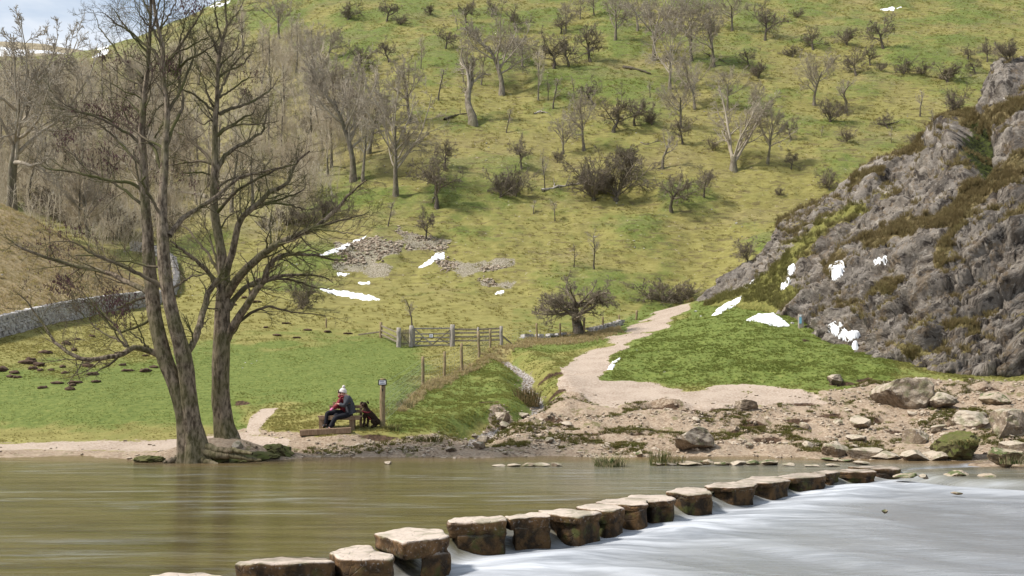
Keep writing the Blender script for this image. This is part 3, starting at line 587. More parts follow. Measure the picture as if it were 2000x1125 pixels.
SPEC = {   # trunk height, radius, wiggle, levels (n, t0, t1, angle, sd, length ratio / absolute, points, wiggle, up, radius ratio)
 'ash':    dict(h=5.2, r=.25, wig=.08, lv=[(13, .34, 1, 48, 13, ('a', 6.2), 8, .14, .085, .5), (8, .22, 1, 44, 14, .45, 5, .2, .05, .5), (8, .2, 1, 42, 15, .5, 4, .22, .04, .55), (7, .15, 1, 40, 15, .6, 3, .25, .03, .6)], tw=.0142, mats=('ash_bark', 'ash_twig')),
 'multi':  dict(h=1.2, r=.40, wig=.03, lv=[(7, .3, 1, 26, 8, ('a', 8.0), 10, .10, .05, .5), (10, .3, 1, 42, 12, .46, 6, .18, .06, .5), (7, .2, 1, 42, 14, .46, 4, .2, .05, .6), (9, .15, 1, 40, 14, .55, 3, .25, .04, .6)], tw=.012, mats=('ash_bark', 'ash_twig')),
 'thorn':  dict(h=1.8, r=.13, wig=.2, lv=[(12, .38, 1, 58, 14, ('a', 2.5), 6, .2, .03, .5), (8, .2, 1, 46, 15, .5, 5, .26, .03, .5), (7, .15, 1, 45, 15, .52, 3, .3, .02, .55), (6, .15, 1, 45, 15, .65, 3, .3, .02, .7)], tw=.0095, mats=('thorn_bark', 'thorn_twig')),
 'shrub':  dict(h=.35, r=.10, wig=.05, lv=[(14, .1, 1, 42, 16, ('a', 2.2), 6, .16, .03, .4), (8, .2, 1, 40, 15, .5, 4, .25, .04, .5), (7, .15, 1, 42, 15, .52, 3, .3, .03, .6), (5, .15, 1, 42, 15, .65, 3, .3, .03, .7)], tw=.009, mats=('thorn_bark', 'thorn_twig')),
 'sapling':dict(h=3.2, r=.09, wig=.10, lv=[(12, .35, 1, 42, 10, ('a', 1.3), 5, .2, .07, .6), (6, .2, 1, 42, 15, .5, 3, .25, .05, .6), (5, .15, 1, 42, 15, .55, 3, .3, .03, .7)], tw=.010, mats=('thorn_bark', 'ash_twig')),
 'wood':   dict(h=9.5, r=.2, wig=.05, lv=[(14, .25, 1, 36, 10, ('a', 4.0), 6, .12, .12, .55), (7, .2, 1, 38, 12, .5, 4, .2, .08, .6), (7, .15, 1, 38, 14, .5, 3, .25, .06, .6), (4, .15, 1, 38, 14, .6, 3, .25, .05, .7)], tw=.013, mats=('ash_bark', 'wood_twig')),
 'twisted':dict(h=6.0, r=.36, wig=.26, lv=[(8, .45, 1, 45, 14, ('a', 4.0), 7, .24, .10, .55), (7, .25, 1, 44, 14, .5, 5, .26, .05, .55), (7, .2, 1, 44, 14, .5, 4, .26, .05, .6), (7, .15, 1, 42, 14, .55, 3, .28, .03, .6)], tw=.011, mats=('ash_bark', 'ash_twig')),
}
SPEC['hawthorn'] = dict(h=1.7, r=.26, wig=.16, lv=[(17, .45, 1, 64, 14, ('a', 3.0), 7, .2, .035, .42), (9, .2, 1, 46, 15, .46, 5, .26, .03, .5), (7, .15, 1, 45, 15, .5, 3, .3, .02, .55), (8, .15, 1, 45, 15, .65, 3, .3, .02, .7)], tw=.008, mats=('thorn_bark', 'thorn_twig'))
PROTO = {}
def make_proto(kind, seed):
    S = SPEC[kind]; rg = np.random.default_rng(seed)
    lean = rg.normal(size=2) * (.12 if kind in ('thorn', 'twisted') else .04)
    pp, pr = trunk_line(rg, S['h'], S['r'], 9, S['wig'], lean, 1.15 if kind == 'multi' else 1.5)
    ta = Acc(); V, Fc = tubes(pp, pr, 8); ta.add(V, Fc); ca = Acc(); zmax = 0
    for li, (n, t0, t1, ang, asd, lr, Pn, wig, up, rr) in enumerate(S['lv']):
        labs = lr[1] if isinstance(lr, tuple) else None
        pp, pr = spawn(rg, pp, pr, n, t0, t1, ang, asd, lr if labs is None else 0, Pn, wig, up, rr, S['tw'] * (1.5 if li < 2 else 1), labs)
        V, Fc = tubes(pp, pr, (6, 4, 3, 3)[li]); ca.add(V, Fc)
        zmax = max(zmax, np.percentile(pp[..., 2], 99.3))
    tm = ta.mesh(kind + '_trunk'); cm = ca.mesh(kind + '_crown')
    tm.materials.append(MAT[S['mats'][0]]); cm.materials.append(MAT[S['mats'][1]])
    return tm, cm, zmax
for kind, cnt in (('ash', 4), ('multi', 2), ('thorn', 4), ('shrub', 3), ('sapling', 3), ('wood', 4), ('twisted', 2), ('hawthorn', 1)):
    PROTO[kind] = [make_proto(kind, 100 + 17 * i + len(kind) * 7) for i in range(cnt)]
_tc = [0]
def place_tree(px, py, hpx, kind, label, name='bare_tree', cat='tree', group=None, d=None, wide=1.0, var=None, mats=None):
    pt = hit(px, py) if d is None else Vector(P(px, py, d))
    return place_tree_at(pt, hpx / F * pt.y, kind, label, name, cat, group, wide, var, mats)
def place_tree_at(pt, hm, kind, label, name, cat, group, wide=1.0, var=None, mats=None):
    _tc[0] += 1; rg = random.Random(_tc[0] * 31)
    tm, cm, z = PROTO[kind][(rg.randrange(9) if var is None else var) % len(PROTO[kind])]
    s = hm / z
    o = empty(name, (pt.x, pt.y, pt.z - 0.05), label, cat, group, rg.uniform(0, 6.28))
    o.scale = (s * wide, s * wide, s)
    for nm, me in (('trunk', tm), ('crown', cm)):
        c = bpy.data.objects.new(nm, me); COL.objects.link(c); c.parent = o
        if mats:
            c.material_slots[0].link = 'OBJECT'; c.material_slots[0].material = MAT[mats[0 if nm == 'trunk' else 1]]
    return o
GA, GT, GS = 'large bare trees on the hillside', 'hawthorns dotted over the hillside', 'saplings and scrub on the hillside'
T = place_tree
TREES = [
 # px, py, height px, kind, label, wide
 (980, 184, 168, 'ash', 'tall bare ash with thick dark trunk, high on the middle slope', 1.0),
 (924, 244, 172, 'twisted', 'bent bare tree with a curving trunk and exposed roots', .9),
 (773, 381, 236, 'ash', 'tallest pale bare tree, broad-footed, just right of the riverside pair', .8),
 (853, 407, 118, 'thorn', 'pale weeping bush-headed tree with a stout dark stump of trunk', 1.0),
 (690, 352, 258, 'ash', 'slender pale tree with leaning trunk, left of the broad-footed tree', .75),
 (708, 352, 200, 'wood', 'forked pale tree growing close against the leaning slender one', .8),
 (831, 469, 68, 'thorn', 'small dark thorn tree directly above the upper snow streaks', .8),
 (758, 442, 52, 'sapling', 'thin sapling with a clear pale stem on bright grass', 1.0),
 (978, 385, 62, 'shrub', 'left of two low thorn bushes standing side by side mid slope', .9),
 (1007, 383, 56, 'shrub', 'right of two low thorn bushes standing side by side mid slope', .9),
 (1018, 330, 68, 'thorn', 'single dark leaning thorn above the paired bushes', .8),
 (1064, 373, 80, 'sapling', 'thin half-dead tree at the left end of the fallen branches', .6),
 (1160, 392, 92, 'shrub', 'left half of the broad dense thicket in mid slope', 1.15),
 (1203, 391, 90, 'shrub', 'right half of the broad dense thicket in mid slope', 1.15),
 (1042, 417, 30, 'sapling', 'tiny leaning sapling below the fallen branches', 1.2),
 (1084, 432, 46, 'sapling', 'small upright sapling below the broad thicket', 1.0),
 (989, 260, 52, 'sapling', 'thin sapling on bare ground below the bent tree', .9),
 (856, 196, 70, 'sapling', 'thin young tree left of the bent tree', .9),
 (940, 165, 80, 'wood', 'grey young tree close left of the tall dark-trunked ash', .9),
 (1051, 196, 108, 'wood', 'narrow pale tree right of the tall dark-trunked ash', .8),
 (1080, 212, 66, 'sapling', 'dark-stemmed young tree on the open slope, taller of two', .9),
 (1071, 196, 48, 'sapling', 'dark-stemmed young tree on the open slope, shorter of two', .9),
 (1111, 130, 72, 'thorn', 'dark thorn in the high thicket, middle one of three', .9),
 (1153, 121, 76, 'thorn', 'wide pale-crowned thorn at the right of the high thicket', 1.1),
 (1081, 134, 76, 'thorn', 'grey thorn at the left of the high thicket', .9),
 (1202, 79, 104, 'ash', 'large bare tree with dark trunk at the top edge of the view', 1.0),
 (1276, 118, 140, 'ash', 'large bare tree beside the fallen log high on the slope', .9),
 (1198, 258, 88, 'thorn', 'spreading thorn between the high trees and the broad thicket', 1.1),
 (1140, 293, 110, 'ash', 'pale slim tree just above the broad thicket', .8),
 (1269, 190, 38, 'sapling', 'tiny bare sapling below the large tree by the fallen log', 1.0),
 (893, 58, 28, 'sapling', 'little sapling at the top, below two thorns', 1.0),
 (911, 45, 46, 'thorn', 'dark thorn near the top edge, above a little sapling', .9),
 (960, 31, 34, 'thorn', 'small dark round thorn at the top edge in the middle', .9),
 (755, 42, 46, 'thorn', 'spreading thorn near the top edge on the left of the open grass', 1.0),
 (680, 38, 30, 'shrub', 'low scrub with dark base at the top left of the open grass', 1.4),
 (782, 48, 20, 'shrub', 'low dark round scrub right of the spreading thorn near the top', 1.6),
 (840, 29, 18, 'shrub', 'small scrub at the top edge left of the dark thorn', 1.2),
 (822, 134, 68, 'wood', 'pale feathery young tree on the upper slope', .9),
 (1120, 178, 34, 'sapling', 'small sapling below the high thicket', 1.0),
 (1089, 317, 26, 'shrub', 'little scrub bush above the fallen branches', .9),
 (1293, 330, 80, 'twisted', 'dark tangled small tree left of the many-stemmed tree', .7),
 (1273, 244, 30, 'shrub', 'low grey shrub below the fallen log', 1.2),
 (1133, 38, 44, 'ash', 'grey tree at the top edge left of the dark-trunked tree', 1.1),
 (1432, 332, 184, 'multi', 'great many-stemmed bare tree with white exposed roots', .95),
 (1499, 319, 122, 'ash', 'pale bare tree close right of the many-stemmed tree', .8),
 (1545, 274, 48, 'thorn', 'small thorn at the far right of the many-stemmed tree', .8),
 (1394, 130, 124, 'ash', 'large bare tree high up, right of three in a row', .9),
 (1357, 214, 112, 'ash', 'pale tree with leaning trunk above the many-stemmed tree', .8),
 (1308, 174, 150, 'ash', 'pale tall tree with straight trunk, upper middle', .75),
 (1494, 79, 84, 'thorn', 'dense dark ivy-clad tree at the top edge', .75),
 (1588, 97, 46, 'thorn', 'round dark thorn, leftmost of four near the top right', 1.1),
 (1654, 88, 32, 'shrub', 'low dark bush between two thorns near the top right', 1.1),
 (1725, 94, 66, 'thorn', 'pale wide thorn standing alone near the top right', .95),
 (1548, 112, 24, 'shrub', 'small bush below left of the round dark thorn', 1.1),
 (1672, 148, 56, 'thorn', 'dark flat-topped thorn on the right slope', 1.0),
 (1700, 128, 42, 'thorn', 'grey thorn partly behind the dark flat-topped thorn', 1.0),
 (1590, 205, 100, 'ash', 'straight-trunked bare tree alone on the right slope', .85),
 (1652, 222, 68, 'twisted', 'crooked small tree leaning right on the right slope', .9),
 (1621, 237, 42, 'shrub', 'shrub at the foot of the crooked small tree', 1.1),
 (1721, 139, 18, 'shrub', 'tiny shrub right of the dark flat-topped thorn', 1.0),
 (1765, 145, 34, 'shrub', 'sprawling half-fallen thorn, left part', 1.3),
 (1800, 146, 24, 'shrub', 'sprawling half-fallen thorn, right part', 1.5),
 (1850, 160, 38, 'shrub', 'leaning sprawling thorn right of the half-fallen one', 1.5),
 (1905, 143, 28, 'thorn', 'small flat thorn at the upper right, lowest of three', 1.3),
 (1890, 116, 30, 'thorn', 'dark windswept thorn at the upper right', 1.2),
 (1928, 121, 46, 'thorn', 'slim dark thorn with leaning trunk at the upper right', .9),
 (1972, 121, 44, 'shrub', 'grey bush at the right edge above the crag', 1.1),
 (1797, 228, 58, 'sapling', 'small upright tree in the middle of the right slope', .9),
 (1868, 223, 56, 'shrub', 'tall grey bush just above the crag', .9),
 (1825, 250, 40, 'sapling', 'little tree close above the crag', .9),
 (1734, 250, 38, 'thorn', 'thorn with a pile of fallen wood at its foot', 1.0),
 (1741, 279, 36, 'sapling', 'thin bare sapling below the thorn with fallen wood', .6),
 (1654, 278, 30, 'shrub', 'low round bush alone on the right slope', 1.2),
 (1605, 265, 22, 'sapling', 'tiny bent sapling on open grass', 1.1),
 (1783, 281, 22, 'shrub', 'tiny bush nearest above the crag', 1.0),
 (1619, 370, 44, 'shrub', 'thorn bush just behind the grassy shoulder of the crag', 1.0),
 (1521, 381, 18, 'shrub', 'very small pale bush on bright grass near the crag', 1.2),
 (1312, 414, 86, 'thorn', 'leaning thorn tree below the dark tangled tree', 1.0),
 (1374, 385, 64, 'thorn', 'neat oval thorn right of the leaning thorn tree', .8),
 (1334, 282, 58, 'thorn', 'dark-stemmed thorn left of the many-stemmed tree', .9),
 (1392, 294, 28, 'shrub', 'low scrub at the foot of the pale leaning trunk', 1.1),
 (1463, 130, 38, 'thorn', 'pale thorn right of the large high trees', 1.1),
 (1481, 152, 32, 'shrub', 'low bush under the pale thorn right of the high trees', 1.1),
 (1557, 34, 18, 'shrub', 'low scrub at the top edge right of the ivy-clad tree', 1.6),
 (1460, 512, 52, 'shrub', 'dark thorn bush at the foot of the grassy crag shoulder', 1.1),
 (805, 637, 58, 'sapling', 'small twiggy tree just behind the wooden gate', 1.1),
 (1161, 526, 82, 'sapling', 'upright bare thorn above the big hawthorn, taller of two', .9),
 (1121, 522, 46, 'sapling', 'upright bare thorn above the big hawthorn, shorter of two', .9),
 (590, 604, 70, 'shrub', 'brown bramble bush beside the long snow patch', 1.0),
 (172, 464, 150, 'ash', 'bare tree with a white trunk at the lower edge of the wood', .9),
 (1350, 120, 118, 'ash', 'grey tree behind the row of three large high trees', .9),
 (1430, 60, 70, 'ash', 'grey tree at the top edge behind the large high trees', 1.1),
 (545, 75, 95, 'ash', 'bare tree with twin stems at the top of the wood', 1.0),
 (640, 345, 130, 'wood', 'pale tree at the lower right end of the wood', .9),
 (735, 250, 120, 'wood', 'pale tree standing right of the wood on the upper slope', .9),
 (1095, 66, 40, 'thorn', 'dark thorn under the grey tree at the top edge', 1.1),
 (720, 300, 150, 'ash', 'pale branching tree left of the tallest pale tree, set back', .9),
 (800, 240, 120, 'ash', 'feathery grey tree above the tallest pale tree', .9),
 (655, 250, 130, 'ash', 'grey tree at the upper right fringe of the wood', .9),
 (610, 160, 120, 'wood', 'pale tree at the top right fringe of the wood', .9),
 (870, 330, 60, 'thorn', 'grey thorn above the weeping bush-headed tree', 1.0),
 (905, 160, 60, 'wood', 'grey young tree between the bent tree and the top thorns', .9),
 (1020, 130, 70, 'ash', 'grey tree right behind the tall dark-trunked ash', .9),
 (1105, 60, 60, 'ash', 'bare tree in the group at the top middle', 1.0),
 (1160, 30, 50, 'ash', 'bare tree at the very top between the dark thorns', 1.0),
 (1245, 60, 80, 'ash', 'bare tree at the top between two large trunks', 1.0),
 (1330, 60, 90, 'ash', 'bare tree at the top behind the straight-trunked pale tree', 1.0),
 (1420, 215, 90, 'ash', 'grey-crowned tree behind the great many-stemmed tree', 1.0),
 (1470, 230, 70, 'ash', 'grey-crowned tree behind the tree right of the many-stemmed one', 1.0),
 (1330, 250, 90, 'ash', 'pale tree left above the many-stemmed tree', .9),
 (1240, 245, 60, 'thorn', 'grey thorn left of the pale tree above the many-stemmed one', 1.0),
 (1100, 300, 80, 'ash', 'pale fine-twigged tree left above the broad thicket', .9),
 (1160, 205, 60, 'thorn', 'thorn on the slope below the high thicket', 1.0),
 (640, 120, 70, 'ash', 'grey tree near the top by the wood edge', 1.0),
 (700, 140, 60, 'thorn', 'thorn on open grass right of the wood top', 1.0),
 (760, 120, 50, 'thorn', 'thorn left of the pale feathery young tree', 1.0),
 (870, 95, 46, 'thorn', 'thorn right of the pale feathery young tree', 1.0),
 (1005, 60, 50, 'thorn', 'thorn above the tall dark-trunked ash', 1.0),
 (1545, 330, 40, 'thorn', 'thorn on open grass right of the pale tree pair', 1.0),
 (1230, 340, 56, 'shrub', 'bush right of the broad dense thicket', 1.1),
]
for (px, py, hp, kind, lab, wd_) in TREES:
    nm = {'ash': 'bare_tree', 'multi': 'many_stemmed_tree', 'thorn': 'hawthorn_tree', 'shrub': 'thorn_bush', 'sapling': 'sapling', 'wood': 'bare_tree', 'twisted': 'twisted_tree'}[kind]
    T(px, py, hp, kind, lab, nm, 'bush' if kind == 'shrub' else 'tree', GA if kind in ('ash', 'multi', 'twisted', 'wood') else GT if kind == 'thorn' else GS, wide=wd_)
# hawthorns by the ruined wall
T(1133, 654, 116, 'hawthorn', 'big dark spreading hawthorn with thick trunk by the ruined wall', 'hawthorn_tree', 'tree', wide=1.12)
T(1292, 606, 62, 'shrub', 'wide thorn bush behind the crest of the path, left part', 'thorn_bush', 'bush', wide=1.4, d=79)
T(1330, 606, 56, 'shrub', 'wide thorn bush behind the crest of the path, right part', 'thorn_bush', 'bush', wide=1.3, d=80)
# the wood on the left slope
rgw = random.Random(5); cnt = 0
WOODP = [(-60, 405), (0, 400), (60, 418), (170, 470), (290, 470), (400, 425), (540, 425), (650, 350), (690, 270), (640, 190), (560, 95), (450, 60), (330, 90), (200, 135), (0, 165), (-60, 170)]
spots = []
while len(spots) < 118:
    px, py = rgw.uniform(-60, 690), rgw.uniform(60, 470)
    if float(poly_sd(np.array([px]), np.array([py]), WOODP)[0]) < 0: continue
    if 100 < px < 470 and py - 105 < np.interp(px, [0, 200, 330, 440], [80, 100, 45, 0]): continue
    if (350 < px < 480 and 190 < py < 310) or (500 < px < 620 and 330 < py < 430): continue
    if any((px - a) ** 2 + ((py - b) * 1.7) ** 2 < (24 + 14 * (px > 400)) ** 2 for a, b in spots): continue
    spots.append((px, py))
for px, py in spots:
    pt = hit(px, py); r_ = rgw.random()
    if r_ < .80: place_tree_at(pt, rgw.uniform(7.0, 10.5), 'wood', 'pale bare tree crowded into the wood on the left hillside', 'bare_tree', 'tree', 'trees of the wood on the left hillside', rgw.uniform(.8, 1.1))
    elif r_ < .88: place_tree_at(pt, rgw.uniform(8, 11), 'ash', 'spreading bare tree standing in the wood on the left hillside', 'bare_tree', 'tree', 'spreading trees in the wood', .9)
    else: place_tree_at(pt, rgw.uniform(2.5, 4), 'shrub', 'dark undergrowth bush within the wood on the left hillside', 'thorn_bush', 'bush', 'undergrowth of the wood', 1.2)
for k, (px, py, h) in enumerate([(110, 425, 60), (75, 415, 50), (140, 440, 45), (560, 440, 48), (600, 445, 40), (630, 425, 45), (520, 450, 35), (330, 455, 40)]):
    T(px, py, h, 'shrub', ['greyish brush mass at the foot of the wood, on the crest of the tawny slope', 'dark bramble bush at the lower edge of the wood behind the riverside trees'][k > 2], 'thorn_bush', 'bush', ['brush along the tawny crest', 'brambles along the wood edge'][k > 2], wide=1.3)
T(22, 418, 372, 'ash', 'big bare tree at the left edge rising above the wood into the sky', 'bare_tree', 'tree', wide=.75, d=92, var=2)

# ---- fallen timber
def log_obj(pts, r, label, name='fallen_log', mat='dead_wood', twigs=0, seed=1):
    W = np.array([hit(a, b) for a, b in pts]); W[:, 2] += r * .6
    tq = np.linspace(0, 1, 10); ts = np.linspace(0, 1, len(W)); Wp = np.stack([np.interp(tq, ts, W[:, q]) for q in range(3)], -1)[None]
    rg = np.random.default_rng(seed); Wp = Wp + rg.normal(size=Wp.shape) * r * .35; A = Acc()
    rd = (r * np.linspace(1, .35, 10))[None]; A.add(*tubes(Wp, rd, 6))
    if twigs:
        pp, pr = spawn(rg, Wp, rd, twigs, .2, 1, 50, 15, .35, 5, .25, .05, .6, .02); pp[..., 2] = np.maximum(pp[..., 2], Wp[..., 2].min() - .1); A.add(*tubes(pp, pr, 4))
        pp, pr = spawn(rg, pp, pr, 4, .2, 1, 45, 15, .5, 3, .25, .02, .6, .014); A.add(*tubes(pp, pr, 3))
    tag(link(name, A.mesh(name), MAT[mat]), label, 'log', 'fallen timber on the hillside')
log_obj([(1218, 133), (1245, 137), (1272, 146)], .28, 'dark fallen log beside the large tree high on the slope', mat='thorn_bark')
log_obj([(868, 236), (885, 228), (912, 224)], .22, 'fallen limb lying left of the bent tree', mat='thorn_bark', twigs=4)
log_obj([(1058, 374), (1090, 366), (1125, 361), (1150, 352)], .16, 'bleached fallen branches below the broad thicket', twigs=9, seed=4)
log_obj([(405, 387), (372, 378), (330, 374)], .24, 'bleached trunk lying behind the riverside trees', seed=5)
log_obj([(1250, 279), (1262, 283), (1290, 276)], .10, 'low tangle of dead brush left of the small dark tree', mat='thorn_twig', twigs=14, seed=6)
log_obj([(1043, 223), (1055, 218), (1070, 221)], .14, 'white dead branch lying on the bare upper slope', twigs=5, seed=7)
log_obj([(1715, 243), (1730, 246), (1755, 240)], .18, 'pile of fallen wood under the thorn on the right slope', mat='thorn_bark', twigs=12, seed=8)
log_obj([(1375, 105), (1392, 112), (1420, 125)], .15, 'arched dark fallen limb beside the rightmost large high tree', mat='thorn_bark', twigs=4, seed=9)

# ================================================================== the two riverside alders
def smooth(pl, n):
    pl = np.asarray(pl, float); k = np.arange(len(pl)); q = np.linspace(0, len(pl) - 1, n); i = np.clip(q.astype(int), 0, len(pl) - 2); f = (q - i)[:, None]
    g = lambda j: pl[np.clip(j, 0, len(pl) - 1)]
    p0, p1, p2, p3 = g(i - 1), g(i), g(i + 1), g(i + 2)
    return 0.5 * ((2 * p1) + (-p0 + p2) * f + (2 * p0 - 5 * p1 + 4 * p2 - p3) * f ** 2 + (-p0 + 3 * p1 - 3 * p2 + p3) * f ** 3)
A1 = [(377, 905, 64), (374, 882, 50), (368, 850, 40), (362, 815, 34), (352, 780, 31), (340, 745, 30), (326, 712, 30), (315, 675, 29), (307, 640, 28), (300, 600, 27), (295, 550, 26), (290, 500, 24), (288, 450, 20), (284, 400, 18), (281, 350, 17), (279, 300, 16), (277, 250, 15), (280, 205, 14), (284, 170, 12), (290, 115, 9.5), (293, 60, 8), (295, 0, 6.5), (297, -60, 5), (300, -120, 3)]
A2 = [(384, 905, 66), (381, 880, 54), (376, 845, 42), (371, 805, 35), (367, 760, 31), (363, 722, 31), (357, 690, 31), (348, 655, 28), (338, 620, 26), (327, 568, 25), (320, 510, 24), (318, 450, 22), (316, 420, 20), (318, 380, 17), (321, 330, 16), (323, 280, 14), (326, 235, 13), (326, 200, 12), (320, 160, 11), (318, 130, 10.5), (318, 92, 9), (310, 60, 8.5), (304, 30, 8), (300, 0, 7), (296, -50, 5), (292, -110, 3)]
B1 = [(445, 876, 60), (443, 858, 46), (437, 830, 37), (432, 780, 34), (431, 720, 34), (433, 660, 32), (434, 620, 30), (436, 580, 28), (438, 550, 25), (437, 530, 22), (430, 480, 18), (423, 440, 17), (418, 400, 16), (418, 350, 15), (420, 320, 14), (420, 280, 13), (420, 240, 12), (424, 200, 11), (425, 150, 9.5), (428, 110, 8.5), (434, 80, 7.5), (443, 50, 6), (440, 20, 5), (442, -40, 3)]
